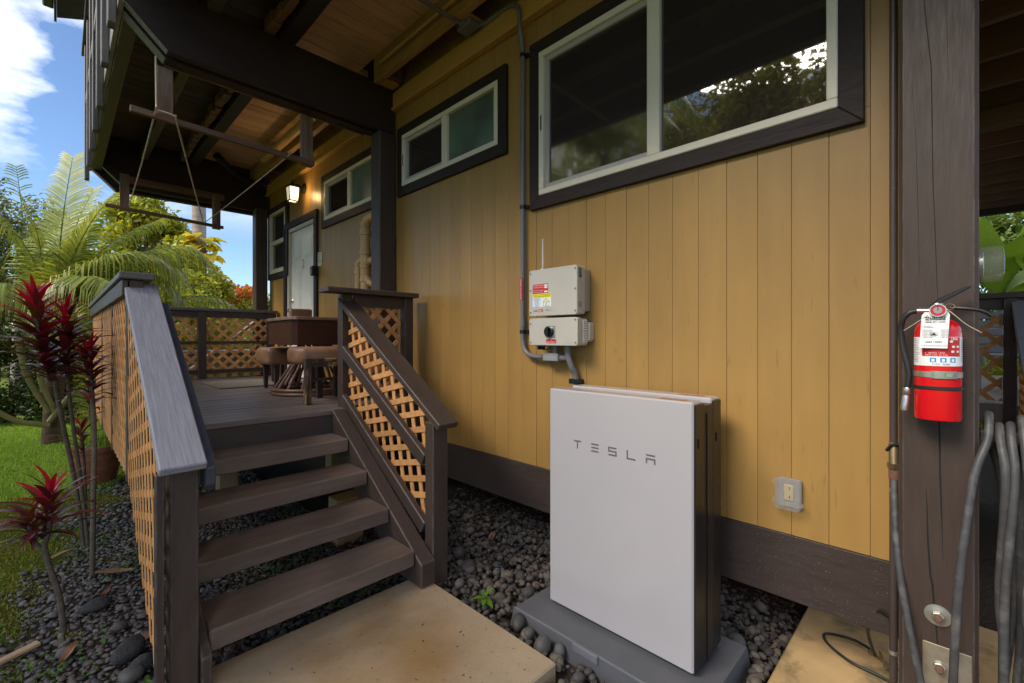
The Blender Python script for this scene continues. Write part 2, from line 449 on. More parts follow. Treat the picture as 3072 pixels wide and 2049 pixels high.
bark_m = M('grey_bark', (0.115, 0.088, 0.062), rough=0.8, var=0.3, scale=10, stretch=(1, 1, 2.5), bump=0.6, bscale=30, bdist=0.01)
coco_bark = M('coconut_bark', (0.30, 0.25, 0.22), rough=0.8, var=0.25, scale=6, stretch=(0.3, 0.3, 3), bump=0.6, bscale=14, bdist=0.02)
peb_m = island_mat('pebble', [(0.046, 0.042, 0.042), (0.078, 0.072, 0.072), (0.108, 0.099, 0.096), (0.115, 0.088, 0.068), (0.17, 0.15, 0.135)], rough=0.55, transl=0, bump=0.3, bscale=70)
peb_brown = island_mat('dusty_pebble', [(0.040, 0.035, 0.033), (0.068, 0.060, 0.055), (0.105, 0.090, 0.076), (0.14, 0.11, 0.082)], rough=0.65, transl=0, bump=0.3, bscale=70)
soil_m = island_mat('leaf_litter', [(0.03, 0.02, 0.013), (0.07, 0.045, 0.03), (0.14, 0.09, 0.055)], rough=0.8, transl=0)

def glass_mat(name, base, rough, ior, bump=0.0, col2=None):
    m = bpy.data.materials.new(name); m.use_nodes = True
    n, l = m.node_tree.nodes, m.node_tree.links
    b = n['Principled BSDF']
    b.inputs['Base Color'].default_value = (*base, 1); b.inputs['Roughness'].default_value = rough; b.inputs['IOR'].default_value = ior
    if col2:
        t0 = n.new('ShaderNodeTexCoord'); z0 = n.new('ShaderNodeTexNoise'); z0.inputs['Scale'].default_value = 2.6; z0.inputs['Detail'].default_value = 3
        l.new(t0.outputs['Object'], z0.inputs['Vector'])
        r0 = n.new('ShaderNodeValToRGB'); r0.color_ramp.elements[0].position = 0.38; r0.color_ramp.elements[1].position = 0.64
        r0.color_ramp.elements[0].color = (*base, 1); r0.color_ramp.elements[1].color = (*col2, 1)
        l.new(z0.outputs['Fac'], r0.inputs[0]); l.new(r0.outputs[0], b.inputs['Base Color'])
    if bump:
        t = n.new('ShaderNodeTexCoord'); v = n.new('ShaderNodeTexVoronoi'); v.inputs['Scale'].default_value = 260
        l.new(t.outputs['Object'], v.inputs['Vector'])
        bn = n.new('ShaderNodeBump'); bn.inputs['Strength'].default_value = bump; bn.inputs['Distance'].default_value = 0.003
        l.new(v.outputs['Distance'], bn.inputs['Height']); l.new(bn.outputs[0], b.inputs['Normal'])
    return m
glass_dark = glass_mat('tinted_window_glass', (0.036, 0.026, 0.022), 0.02, 2.2)
screen_m = glass_mat('insect_screen_glass', (0.036, 0.027, 0.025), 0.05, 2.1)
frost_m = glass_mat('frosted_green_glass', (0.035, 0.060, 0.042), 0.30, 1.6, bump=0.6, col2=(0.10, 0.17, 0.12))
clear_m = bpy.data.materials.new('clear_plastic'); clear_m.use_nodes = True
_b = clear_m.node_tree.nodes['Principled BSDF']
_b.inputs['Base Color'].default_value = (0.42, 0.40, 0.37, 1); _b.inputs['Roughness'].default_value = 0.12
_b.inputs['Transmission Weight'].default_value = 0.0; _b.inputs['Alpha'].default_value = 0.22
lamp_glass = bpy.data.materials.new('lit_frosted_lamp_glass'); lamp_glass.use_nodes = True
_b = lamp_glass.node_tree.nodes['Principled BSDF']
_b.inputs['Base Color'].default_value = (0.9, 0.85, 0.75, 1)
_b.inputs['Emission Color'].default_value = (1.0, 0.80, 0.52, 1); _b.inputs['Emission Strength'].default_value = 0.26
bulb_m = bpy.data.materials.new('lit_bulb'); bulb_m.use_nodes = True
_b = bulb_m.node_tree.nodes['Principled BSDF']
_b.inputs['Emission Color'].default_value = (1.0, 0.85, 0.6, 1); _b.inputs['Emission Strength'].default_value = 8

# ---------------------------------------------------------------- ground
def ground_mat():
    m = bpy.data.materials.new('ground'); m.use_nodes = True
    n, l = m.node_tree.nodes, m.node_tree.links
    b = n['Principled BSDF']; b.inputs['Roughness'].default_value = 0.95; b.inputs['Specular IOR Level'].default_value = 0.1
    t = n.new('ShaderNodeTexCoord'); s = n.new('ShaderNodeSeparateXYZ'); l.new(t.outputs['Object'], s.inputs[0])
    nz = n.new('ShaderNodeTexNoise'); nz.inputs['Scale'].default_value = 2.2; nz.inputs['Detail'].default_value = 6; l.new(t.outputs['Object'], nz.inputs['Vector'])
    def mt(op, a, b_=None, c_=None):
        x = n.new('ShaderNodeMath'); x.operation = op
        for i, v in enumerate((a, b_, c_)):
            if v is None: continue
            if isinstance(v, (int, float)): x.inputs[i].default_value = v
            else: l.new(v, x.inputs[i])
        return x.outputs[0]
    # lawn lies left of the line x = -0.95 + 0.21 y (and everywhere far off)
    d = mt('SUBTRACT', mt('MULTIPLY_ADD', s.outputs[1], 0.21, -0.95), s.outputs[0])
    d = mt('ADD', d, mt('MULTIPLY_ADD', nz.outputs['Fac'], 0.9, -0.45))
    mr_ = n.new('ShaderNodeMapRange'); mr_.inputs[1].default_value = -0.1; mr_.inputs[2].default_value = 0.15; l.new(d, mr_.inputs[0])
    n2 = n.new('ShaderNodeTexNoise'); n2.inputs['Scale'].default_value = 45; n2.inputs['Detail'].default_value = 4; l.new(t.outputs['Object'], n2.inputs['Vector'])
    r1 = n.new('ShaderNodeValToRGB'); r1.color_ramp.elements[0].color = (0.022, 0.016, 0.012, 1); r1.color_ramp.elements[1].color = (0.07, 0.052, 0.04, 1)
    r2 = n.new('ShaderNodeValToRGB'); r2.color_ramp.elements[0].color = (0.06, 0.085, 0.012, 1); r2.color_ramp.elements[1].color = (0.13, 0.16, 0.025, 1)
    l.new(n2.outputs['Fac'], r1.inputs[0]); l.new(n2.outputs['Fac'], r2.inputs[0])
    mx = n.new('ShaderNodeMix'); mx.data_type = 'RGBA'
    l.new(mr_.outputs[0], mx.inputs['Factor']); l.new(r1.outputs[0], mx.inputs['A']); l.new(r2.outputs[0], mx.inputs['B'])
    l.new(mx.outputs['Result'], b.inputs['Base Color'])
    bn = n.new('ShaderNodeBump'); bn.inputs['Strength'].default_value = 0.6; bn.inputs['Distance'].default_value = 0.02
    l.new(n2.outputs['Fac'], bn.inputs['Height']); l.new(bn.outputs[0], b.inputs['Normal'])
    return m
S = 600
bm = BM()
bm.faces.new([bm.verts.new(p) for p in ((-S, -S, 0), (S, -S, 0), (S, S, 0), (-S, S, 0))])
props(obj('ground', bm, ground_mat(), origin=(0, 0, 0)), kind='structure')
props(obj('concrete_slab', box(0.2, 1.556, 1.255, 2.32, -0.08, 0.085, b=0.008), conc), kind='structure')
props(obj('concrete_path', box(1.3, 3.3, -2.5, 0.565, -0.08, 0.06, b=0.008), conc2), kind='structure')

# ---------------------------------------------------------------- house
XW = 2.28
house = thing('house', (4.0, 4.0, 0), 'mustard yellow board sided raised house with dark brown beams, trim and overhanging upper balcony', 'house')
H = lambda name, bm, m, smooth=None, parent=None, label=None: props(obj(name, bm, m, parent or house, smooth), label)

# openings: (y0, y1, z0, z1) inside the trim
WIN = {'big': (0.251, 2.055, 2.395, 3.52), 'mid': (2.285, 3.753, 2.86, 3.505), 'far': (4.03, 5.501, 2.86, 3.498), 'left': (6.659, 7.49, 2.404, 3.48)}
DOOR = (5.648, 6.804, 0.98, 3.14)
TW = 0.09
holes = [(y0 + TW * 0.7, y1 - TW * 0.7, z0 + TW * 0.7, z1 - TW * 0.7) for y0, y1, z0, z1 in WIN.values()] + [(DOOR[0] + 0.06, DOOR[1] - 0.06, 0.9, 3.08)]
wall = H('wall', box(XW + 0.03, XW + 0.09, -0.03, 7.52, 0.45, 4.1), wall_back)
H('wall', box(XW + 0.1, 6.2, -0.03, 0.03, 0.655, 4.1), wall_m)
H('wall', box(XW + 0.1, 6.2, 7.46, 7.52, 0.655, 4.1), wall_m)
H('wall', box(6.1, 6.2, 0.03, 7.45, 0.05, 4.1), wall_m)
def minus(rect, hs):
    out = [rect]
    for hy0, hy1, hz0, hz1 in hs:
        nxt = []
        for a, b_, c, d in out:
            if hy0 >= b_ or hy1 <= a or hz0 >= d or hz1 <= c: nxt.append((a, b_, c, d)); continue
            if c < hz0: nxt.append((a, b_, c, hz0))
            if hz1 < d: nxt.append((a, b_, hz1, d))
            if a < hy0: nxt.append((a, hy0, max(c, hz0), min(d, hz1)))
            if hy1 < b_: nxt.append((hy1, b_, max(c, hz0), min(d, hz1)))
        out = nxt
    return out
PITCH = 0.137
k = -3
while True:
    y0 = 0.371 + k * PITCH; k += 1
    if y0 > 7.4: break
    a, b_ = max(y0, -0.03), min(7.52, y0 + PITCH)
    if b_ < 0: continue
    dx = R.uniform(-0.0012, 0.0012)
    for r in minus((a + 0.0005, b_ - 0.0005, 0.655, 4.1), holes):
        if r[1] - r[0] > 0.004: obj('siding_board', box(XW + dx, XW + 0.024, r[0], r[1], r[2], r[3], b=0.0014), wall_m, wall)
H('skirt_board', box(XW - 0.002, XW + 0.038, -0.03, 7.52, 0.364, 0.652, b=0.003), wood('skirt_paint', (0.05, 0.035, 0.03), GY, speck=(0.4, 0.38, 0.36)))
H('underfloor_dark_sheet', box(XW + 0.9, XW + 1.0, 0.2, 7.4, 0, 0.6), void_m)  # near-black sheet painted for the dark space under the house
H('ledger_board', box(XW - 0.045, XW - 0.003, 0.0, 7.5, 3.72, 3.865, b=0.004), ledger_m)
H('ledger_trim', box(XW - 0.062, XW - 0.003, 0.0, 7.5, 3.692, 3.717, b=0.004), ledger_m)

def trim_frame(par, y0, y1, z0, z1, x0, x1, w, m, name='window_trim', bottom=True):
    Q = [((y0, z0), (y1, z0), (y1 - w, z0 + w), (y0 + w, z0 + w)), ((y0, z1), (y0 + w, z1 - w), (y1 - w, z1 - w), (y1, z1)),
         ((y0, z0), (y0 + w, z0 + w), (y0 + w, z1 - w), (y0, z1)), ((y1, z0), (y1, z1), (y1 - w, z1 - w), (y1 - w, z0 + w))]
    if not bottom:
        Q = [Q[1], ((y0, z0), (y0 + w, z0), (y0 + w, z1 - w), (y0, z1)), ((y1, z0), (y1, z1), (y1 - w, z1 - w), (y1 - w, z0))]
    for q in Q:
        c = (sum(p[0] for p in q) / 4, sum(p[1] for p in q) / 4)
        q = [(p[0] + (c[0] - p[0]) * 0.001, p[1] + (c[1] - p[1]) * 0.001) for p in q]
        obj(name, prism(BM(), [(x0, p[0], p[1]) for p in q], (x1 - x0, 0, 0), b=0.003), m, par)

def window(y0, y1, z0, z1, label, frosted, hung=False, tw=0.085, flip=False):
    X = XW - 0.03
    a, b_, c, d = y0 + tw, y1 - tw, z0 + tw, z1 - tw
    fr = BM(); fw = 0.04
    for s in ((a, b_, c, c + fw), (a, b_, d - fw, d), (a, a + fw, c + fw, d - fw), (b_ - fw, b_, c + fw, d - fw)):
        bx(fr, X - 0.002, X + 0.06, *s, b=0.004)
    w = H('window', fr, vinyl, label=label)
    trim_frame(w, y0, y1, z0, z1, X, XW + 0.01, tw, trim_m)
    a, b_, c, d = a + fw, b_ - fw, c + fw, d - fw
    if not hung:
        my = (a + b_) / 2 + 0.0
        obj('mullion', box(X + 0.003, X + 0.055, my - 0.037, my + 0.037, c, d, b=0.004), vinyl, w)
        obj('pane', box(X + 0.030, X + 0.036, a, my - 0.037, c, d), frost_m if frosted else glass_dark, w)
        sb = BM(); s = 0.032
        for q in ((my + 0.037, b_, c, c + s), (my + 0.037, b_, d - s, d), (b_ - s, b_, c + s, d - s)): bx(sb, X + 0.018, X + 0.05, *q, b=0.003)
        obj('sash', sb, vinyl2, w)
        obj('insect_screen', box(X + 0.034, X + 0.040, my + 0.037, b_ - s, c + s, d - s), screen_m, w)
        obj('latch', box(X - 0.006, X + 0.004, b_ + 0.012, b_ + 0.022, (c + d) / 2 - 0.05, (c + d) / 2 + 0.05, b=0.002), black_m, w)
    else:
        mz = (c + d) / 2
        obj('mullion', box(X + 0.003, X + 0.055, a, b_, mz - 0.03, mz + 0.03, b=0.004), vinyl, w)
        obj('pane', box(X + 0.032, X + 0.038, a, b_, mz + 0.03, d), glass_dark, w)
        sb = BM()
        for q in ((a, b_, c, c + 0.03), (a, a + 0.03, c + 0.03, mz - 0.03), (b_ - 0.03, b_, c + 0.03, mz - 0.03)): bx(sb, X + 0.018, X + 0.05, *q, b=0.003)
        obj('sash', sb, vinyl, w)
        obj('pane', box(X + 0.034, X + 0.040, a + 0.03, b_ - 0.03, c + 0.03, mz - 0.03), screen_m, w)
        obj('latch', box(X - 0.004, X + 0.018, (a + b_) / 2 - 0.03, (a + b_) / 2 + 0.03, c + 0.005, c + 0.02, b=0.002), vinyl, w)
    return w
window(*WIN['big'], 'large sliding window reflecting palms and the dark soffit', False)
window(*WIN['mid'], 'small high sliding window with frosted green pane beside the conduit', True)
window(*WIN['far'], 'small high sliding window with frosted green pane behind the near post', True)
window(*WIN['left'], 'narrow hung window left of the door', False, hung=True)

# door with six raised panels
dy0, dy1, dz0, dz1 = DOOR
LX = XW + 0.021
leaf = box(LX, LX + 0.05, dy0 + 0.135, dy1 - 0.165, 0.99, 3.0, b=0.004)
pw = (dy1 - 0.165 - dy0 - 0.135)
for j in range(2):
    ya = dy0 + 0.135 + pw * (0.11 + 0.46 * j); yb = ya + pw * 0.32
    for za, zb in ((1.15, 1.72), (1.86, 2.45), (2.60, 2.87)):
        bx(leaf, LX - 0.006, LX + 0.002, ya, yb, za, zb, b=0.005)
        bx(leaf, LX - 0.012, LX - 0.004, ya + 0.03, yb - 0.03, za + 0.03, zb - 0.03, b=0.004)
door = H('door', leaf, door_m, label='pale six panel door numbered 2')
jb = BM()
bx(jb, XW - 0.01, XW + 0.11, dy0 + 0.09, dy0 + 0.132, 0.98, 3.0); bx(jb, XW - 0.01, XW + 0.11, dy1 - 0.162, dy1 - 0.09, 0.98, 3.0)
bx(jb, XW - 0.01, XW + 0.11, dy0 + 0.09, dy1 - 0.09, 3.003, 3.05)
obj('door_frame', jb, jamb_m, door)
trim_frame(door, dy0, dy1, 0.98, dz1, XW - 0.032, XW + 0.01, 0.085, trim_m, 'door_trim', bottom=False)
kb = lathe(BM(), [(0.03, 0), (0.03, 0.008), (0.011, 0.012), (0.011, 0.035), (0.026, 0.045), (0.031, 0.06), (0.024, 0.073), (0.004, 0.078)], (LX, 6.56, 1.905), (-1, 0, 0), 16)
obj('handle', kb, chrome, door, 40)
obj('deadbolt', lathe(BM(), [(0.03, 0), (0.03, 0.012), (0.018, 0.02), (0.012, 0.03), (0.003, 0.031)], (LX, 6.56, 2.04), (-1, 0, 0), 16), chrome, door, 40)
text('2', 0.17, M('door_number_tan', (0.42, 0.33, 0.20), bump=0), door, (LX - 0.003, 6.19, 2.465), (0, -1, 0), (0, 0, 1), 'CENTER', name='door_number')

# posts and beams
def post(x0, x1, y0, y1, z0, z1, label, m=post_m, b=0.009):
    return H('post', box(x0, x1, y0, y1, z0, z1, b=b), m, label=label)
post(2.095, 2.265, 3.80, 3.965, 0.0, 3.474, 'brown post by the stair end panel', brown_z)
post(2.06, 2.225, 7.40, 7.565, 0.0, 3.474, 'brown post beyond the far deck rail', brown_z)
bigpost = post(2.03, 2.215, -0.06, 0.132, -0.02, 4.1, 'cracked brown post carrying the fire extinguisher', post_m, 0.011)
# drying cracks, as dark grooves let into the face
def crack(pts, w, x=2.0295):
    bm = BM()
    for (a, b_), wa, wb in zip(zip(pts, pts[1:]), w, w[1:]):
        q = [(x, a[0] - wa, a[1]), (x, a[0] + wa, a[1]), (x, b_[0] + wb, b_[1]), (x, b_[0] - wb, b_[1])]
        prism(bm, q, (0.004, 0, 0))
    obj('crack', bm, void_m, bigpost)
crack([(0.075, 2.75), (0.062, 2.58), (0.05, 2.42), (0.048, 2.25), (0.046, 2.05), (0.040, 1.85), (0.036, 1.70), (0.032, 1.62)], [0.0003, 0.0011, 0.0013, 0.0012, 0.0012, 0.001, 0.0008, 0.0003])
crack([(0.032, 1.275), (0.030, 1.2), (0.029, 1.08), (0.026, 0.97), (0.024, 0.90), (0.022, 0.80)], [0.002, 0.0023, 0.0027, 0.002, 0.001, 0.0003])
crack([(0.063, 1.03), (0.060, 0.95), (0.058, 0.85), (0.052, 0.74), (0.047, 0.715), (0.044, 0.66), (0.038, 0.57), (0.034, 0.51)], [0.0006, 0.0016, 0.0022, 0.0026, 0.003, 0.0027, 0.0024, 0.0016])
crack([(0.098, 2.4), (0.088, 2.2), (0.083, 2.0), (0.08, 1.8), (0.078, 1.72)], [0.0002, 0.0005, 0.0006, 0.0004, 0.0002])
crack([(0.014, 2.63), (0.012, 2.5), (0.011, 2.42)], [0.0003, 0.0005, 0.0002])
# washers, bolts and the bracket at the foot
def bolt(y, z, par, wr=0.034):
    w_ = lathe(BM(), [(wr, 0), (wr, 0.004), (wr * 0.62, 0.006), (wr * 0.58, 0.0065)], (2.0288, y, z), (-1, 0, 0), 20)
    lathe(w_, [(0.0165, 0), (0.0165, 0.014), (0.014, 0.016)], (2.024, y, z), (-1, 0, 0), 6)
    obj('washer', w_, steel, par, 30)
    obj('bolt', lathe(BM(), [(0.0105, 0), (0.0105, 0.013), (0.008, 0.016)], (2.010, y, z), (-1, 0, 0), 12), rust, par, 30)
bolt(0.034, 0.618, bigpost)
H('steel_bracket', box(2.0225, 2.0285, -0.045, 0.072, 0.02, 0.522, b=0.002), M('bracket_steel', (0.33, 0.28, 0.21), rough=0.55, var=0.25, scale=14, metal=0.5, bump=0.2, col2=(0.24, 0.18, 0.11), mixs=10))
for z in (0.455, 0.345): bolt(0.030, z, bigpost, 0.03)

end_m = M('weathered_end_grain', (0.22, 0.19, 0.165), rough=0.8, var=0.4, scale=80, bump=0.6, bscale=150)
def beam(y0, y1, zb, x0, x1, ch, name='beam', m=None, z1=3.905):
    p = [(x0 + ch, zb), (x1, zb), (x1, z1), (x0, z1), (x0, zb + ch)]
    bo = H(name, prism(BM(), [(a, y0, z) for a, z in p], (0, y1 - y0, 0), b=0.004), m or beam_m)
    e = [(x0 + ch - 0.006, zb + 0.006), (x0 + 0.004, zb + ch - 0.004), (x0 + 0.002, zb + ch - 0.007), (x0 + ch - 0.009, zb + 0.003)]
    obj('end_grain', prism(BM(), [(a, y0 + 0.004, z) for a, z in e], (0, y1 - y0 - 0.008, 0)), end_m, bo)
beam(3.80, 3.862, 3.478, 0.292, 2.25, 0.235)
beam(3.905, 4.005, 3.474, 0.292, 2.25, 0.235)
H('nailing_strip', box(0.53, 2.05, 4.006, 4.022, 3.468, 3.487), raw_x)
beam(7.62, 7.70, 3.478, 0.36, 2.40, 0.235, z1=4.09)
beam(7.84, 7.95, 3.470, 0.292, 2.40, 0.235, z1=4.09)
H('nailing_strip', box(0.62, 1.7, 7.585, 7.617, 3.53, 3.62, b=0.003), raw_x)
YN, YF = -3.2, 7.95
H('rim_joist', box(0.30, 0.386, 4.01, YF, 3.69, 4.1, b=0.004), wood('olive_lit_rim', (0.10, 0.082, 0.05), GY))  # olive light on the far rim's inner face is put into its colour
H('rim_joist', box(0.30, 0.386, YN, 3.795, 3.89, 4.1, b=0.004), beam_y)
for ya, yb, zb in ((YN, 3.798, 3.885), (3.80, 8.0, 3.70)): H('fascia_board', box(0.268, 0.298, ya, yb, zb, 4.16, b=0.003), bpy.data.materials.get('grey_weathered_fascia') or wood('grey_weathered_fascia', (0.30, 0.28, 0.27), GY, col2=(0.16, 0.14, 0.13), mixs=3))
for x0, x1, zb, m in ((0.745, 0.825, 3.885, 'o'), (1.226, 1.336, 3.88, 'd'), (2.035, 2.092, 3.88, 't')):
    mm = {'o': wood('olive_joist_paint', (0.095, 0.075, 0.048), GY), 'd': beam_y, 't': wood('tan_joist_paint', (0.40, 0.235, 0.10), GY)}[m]
    H('joist', box(x0, x1, YN, 3.797, zb, 4.1, b=0.003), mm)
    H('joist', box(x0, x1, 4.01, 7.60, zb, 4.1, b=0.003), mm)
# rough furring left between the joists
for ya, yb in ((4.1, 7.4), (1.6, 3.74)):
    fb = BM(); y = ya
    while y < yb:
        L = R.uniform(0.08, 0.22)
        bx(fb, 1.135 + R.uniform(-0.01, 0.02), 1.20, y, y + L - 0.012, 3.90 + R.uniform(0, 0.03), 4.02 + R.uniform(-0.02, 0.03), b=0.006)
        y += L
    H('furring_strip', fb, raw_x)
# ceiling boards, running out from the wall
ceil = H('ceiling', box(0.27, XW + 0.09, YN, YF, 4.13, 4.20), void_m)
y = YN
while y < YF:
    w_ = 0.138
    for x0, x1, m in ((0.386, 0.745, dark_board), (0.825, 1.226, dark_board), (1.336, 2.035, tan_board)):
        dz = R.uniform(-0.002, 0.002)
        obj('ceiling_board', box(x0, x1, y + 0.003, y + w_ - 0.003, 4.095 + dz, 4.125, b=0.003), m, ceil)
    y += w_
for y in (0.4, 1.5, 2.58, 3.63, 4.72, 5.8, 6.9):
    H('blocking', box(2.094, XW - 0.047, y, y + 0.045, 3.90, 4.1, b=0.003), raw_x)
H('flat_block', box(2.094, XW - 0.047, 2.50, 2.62, 3.885, 3.90), ledger_m)
H('flat_block', box(2.094, XW - 0.047, 3.68, 3.795, 3.885, 3.90), ledger_m)
# slim painted conduit along the tan joist and fat drain pipe in the far bay
H('ceiling_conduit', tube(BM(), [(1.99, 0.2, 3.955), (1.99, 2.2, 3.955), (1.985, 3.6, 3.955)], 0.013), tan_pvc, 40)
H('drain_pipe', tube(BM(), [(1.93, 4.05, 3.93), (1.93, 6.6, 3.93)], 0.05, 14), tan_pvc, 40)
H('drain_pipe', tube(BM(), spline([(1.5, 7.1, 4.0), (1.7, 7.3, 3.93), (1.95, 7.45, 3.86), (2.22, 7.52, 3.82)]), 0.05, 12), M('black_drain', (0.02, 0.018, 0.017), rough=0.4), 40)

# upper storey, balcony rail outside the fascia, roof
H('upper_wall', box(XW, XW + 0.1, YN, 8.2, 4.22, 6.6), wall_m)
H('balcony_floor', box(0.27, XW + 0.1, YN, 8.0, 4.21, 4.25), brown_y)
yy = -2.9
bal_m = wood('baluster_paint', (0.15, 0.135, 0.125), GZ, col2=(0.05, 0.045, 0.042), mixs=5)
i = 0
while yy < 8.0:
    H('baluster', box(0.222, 0.266, yy, yy + 0.10, 3.95 if yy < 3.75 else 3.50 + 0.1 * (yy < 5), 5.16, b=0.004), bal_m); yy += 0.62
H('balcony_rail', box(0.20, 0.30, -3.0, 8.0, 5.165, 5.205, b=0.004), bal_m)
H('balcony_rail', box(0.23, 0.262, -3.0, 8.0, 4.42, 4.51, b=0.004), bal_m)
for x0, w_ in ((4.3, 4),):
    pass
rf = BM()
prism(rf, [(-0.02, -3.5, 5.62), (-0.02, 8.15, 5.62), (6.5, 8.15, 8.1), (6.5, -3.5, 8.1)], (0, 0, 0.10))
H('roof', rf, M('dark_roofing', (0.06, 0.055, 0.05), rough=0.8))
H('eave_board', box(-0.045, -0.021, -3.5, 8.15, 5.56, 5.74, b=0.003), wood('eave_paint', (0.06, 0.045, 0.035), GY))
H('gutter', box(-0.145, -0.047, -3.5, 8.0, 5.63, 5.73, b=0.012), M('green_gutter', (0.075, 0.085, 0.05), rough=0.4, bump=0))

# drain stack beside the near post
st = BM()
tube(st, spline([(2.215, 4.305, 0.985), (2.215, 4.305, 1.5), (2.215, 4.305, 2.60), (2.215, 4.285, 2.69), (2.215, 4.22, 2.74), (2.215, 4.02, 2.745)], 5), 0.048, 14)
for z in (2.58, 2.38, 2.24, 2.10, 1.96): lathe(st, [(0.049, 0), (0.056, 0.004), (0.056, 0.045), (0.049, 0.05)], (2.215, 4.305, z), (0, 0, 1), 14)
tube(st, [(2.215, 4.29, 2.31), (2.215, 4.02, 2.31)], 0.035, 12); lathe(st, [(0.042, 0), (0.042, 0.05)], (2.215, 4.26, 2.31), (0, -1, 0), 14)
tube(st, [(2.215, 4.30, 2.16), (2.215, 4.2, 2.08), (2.215, 4.02, 2.05)], 0.036, 12)
tube(st, spline([(2.215, 4.46, 0.985), (2.215, 4.46, 2.2), (2.215, 4.455, 2.29), (2.215, 4.41, 2.33), (2.215, 4.33, 2.335)], 5), 0.034, 12)
lathe(st, [(0.04, 0), (0.04, 0.04)], (2.215, 4.46, 2.2), (0, 0, 1), 14)
H('drain_stack', st, tan_pvc, 40)

# ---------------------------------------------------------------- lattice helper
def clip(poly, a, b_, c):
    """keep the part of poly (2D) where a*u+b*v<=c"""
    out = []
    for i in range(len(poly)):
        p, q = poly[i], poly[(i + 1) % len(poly)]
        dp, dq = a * p[0] + b_ * p[1] - c, a * q[0] + b_ * q[1] - c
        if dp <= 0: out.append(p)
        if dp * dq < 0:
            t = dp / (dp - dq); out.append((p[0] + (q[0] - p[0]) * t, p[1] + (q[1] - p[1]) * t))
    return out
def lattice(par, poly, fn, nrm, pitch=0.102, w=0.037, th=0.007, off=0.0, ang=0.0):
    """poly: convex (u,v) outline; fn maps (u,v) to a point; nrm: outward vector"""
    nrm = Vector(nrm)
    for lay, (a, b_) in enumerate(((math.cos(rad(45 + ang)), math.sin(rad(45 + ang))), (math.cos(rad(ang - 45)), math.sin(rad(ang - 45))))):
        d = [a * p[0] + b_ * p[1] for p in poly]
        c = math.floor(min(d) / pitch) * pitch + off
        while c < max(d):
            q = clip(clip(poly, a, b_, c + w / 2), -a, -b_, -(c - w / 2))
            c += pitch
            if len(q) < 3: continue
            ar = 0.5 * abs(sum(q[i][0] * q[(i + 1) % len(q)][1] - q[(i + 1) % len(q)][0] * q[i][1] for i in range(len(q))))
            if ar < 2e-4: continue
            z = nrm * (lay * (th + 0.0006))
            obj('lattice_strip', prism(BM(), [Vector(fn(*p)) + z for p in q], nrm * th), lattice_m, par)

# ---------------------------------------------------------------- deck
deck = thing('wooden_deck', (1.2, 5.2, 0), 'raised brown timber deck with lattice guard rails and board floor', 'deck')
D = lambda name, bm, m, smooth=None, label=None: props(obj(name, bm, m, deck, smooth), label)
DZ = 0.98
y = 3.355
i = 0
while y < 7.1:
    w_ = 0.139
    D('deck_board', box(0.30, XW - 0.006, y + 0.003, y + w_ - 0.003, DZ - 0.036, DZ + R.uniform(-0.0015, 0.001), b=0.004), deckb_m)
    y += w_
D('rim_joist', box(0.42, 1.46, 3.36, 3.40, 0.70, DZ - 0.038, b=0.003), wood('riser_paint', (0.06, 0.045, 0.038), GX))
D('rim_joist', box(1.56, XW - 0.005, 3.36, 3.40, 0.66, DZ - 0.038, b=0.003), brown_x)
for x in (0.34, 1.0, 1.6, 2.2): D('joist', box(x, x + 0.04, 3.402, 7.1, 0.74, DZ - 0.04), beam_y)
for x, y in ((0.95, 4.4), (1.9, 4.4), (0.95, 6.0), (1.9, 6.0)):
    D('pier', box(x, x + 0.14, y, y + 0.14, 0, 0.74, b=0.004), wood('pale_pier_wood', (0.30, 0.21, 0.10), GZ))
D('pier', box(1.42, 1.62, 3.18, 3.34, 0.0, 0.34, b=0.006), wood('raw_block', (0.30, 0.20, 0.09), GZ))
# left guard along the yard
gx = 0.29
D('guard_cap', box(0.235, 0.395, 3.32, 7.2, 1.865, 1.905, b=0.006), cap_m, label='long grey top rail on the yard side')
D('guard_rail', box(0.25, 0.286, 3.36, 7.16, 1.77, 1.862, b=0.003), brown_y)
D('guard_rail', box(0.29, 0.33, 3.36, 7.16, 1.36, 1.40, b=0.003), brown_y)
D('guard_rail', box(0.29, 0.33, 3.36, 7.16, 1.04, 1.09, b=0.003), brown_y)
ups = [3.36, 4.40, 5.48, 7.07]
for yv in ups:
    D('guard_post', box(0.272, 0.345, yv, yv + 0.07, 0.70, 1.862, b=0.004), brown_z)
for ya, yb in zip(ups, ups[1:]):
    lattice(deck, [(ya + 0.072, 0.72), (yb - 0.002, 0.72), (yb - 0.002, 1.768), (ya + 0.072, 1.768)], lambda u, v: (0.285, u, v), (-1, 0, 0), th=0.0045)
# far guard
gy = 7.08
D('guard_cap', box(0.38, 2.255, gy - 0.03, gy + 0.11, 1.885, 1.925, b=0.006), cap_m, label='far top rail across the end of the deck')
D('guard_rail', box(0.346, 2.25, gy + 0.02, gy + 0.058, 1.80, 1.882, b=0.003), brown_x)
D('guard_rail', box(0.346, 2.25, gy + 0.02, gy + 0.058, 1.445, 1.485, b=0.003), brown_x)
D('guard_rail', box(0.346, 2.25, gy + 0.02, gy + 0.058, 1.05, 1.10, b=0.003), brown_x)
for xv in (1.29, 2.13):
    D('guard_post', box(xv, xv + 0.09, gy - 0.01, gy + 0.08, 0.4, 1.882, b=0.004), brown_z)
lattice(deck, [(0.347, 0.99), (2.25, 0.99), (2.25, 1.80), (0.347, 1.80)], lambda u, v: (u, gy + 0.062, v), (0, 1, 0))
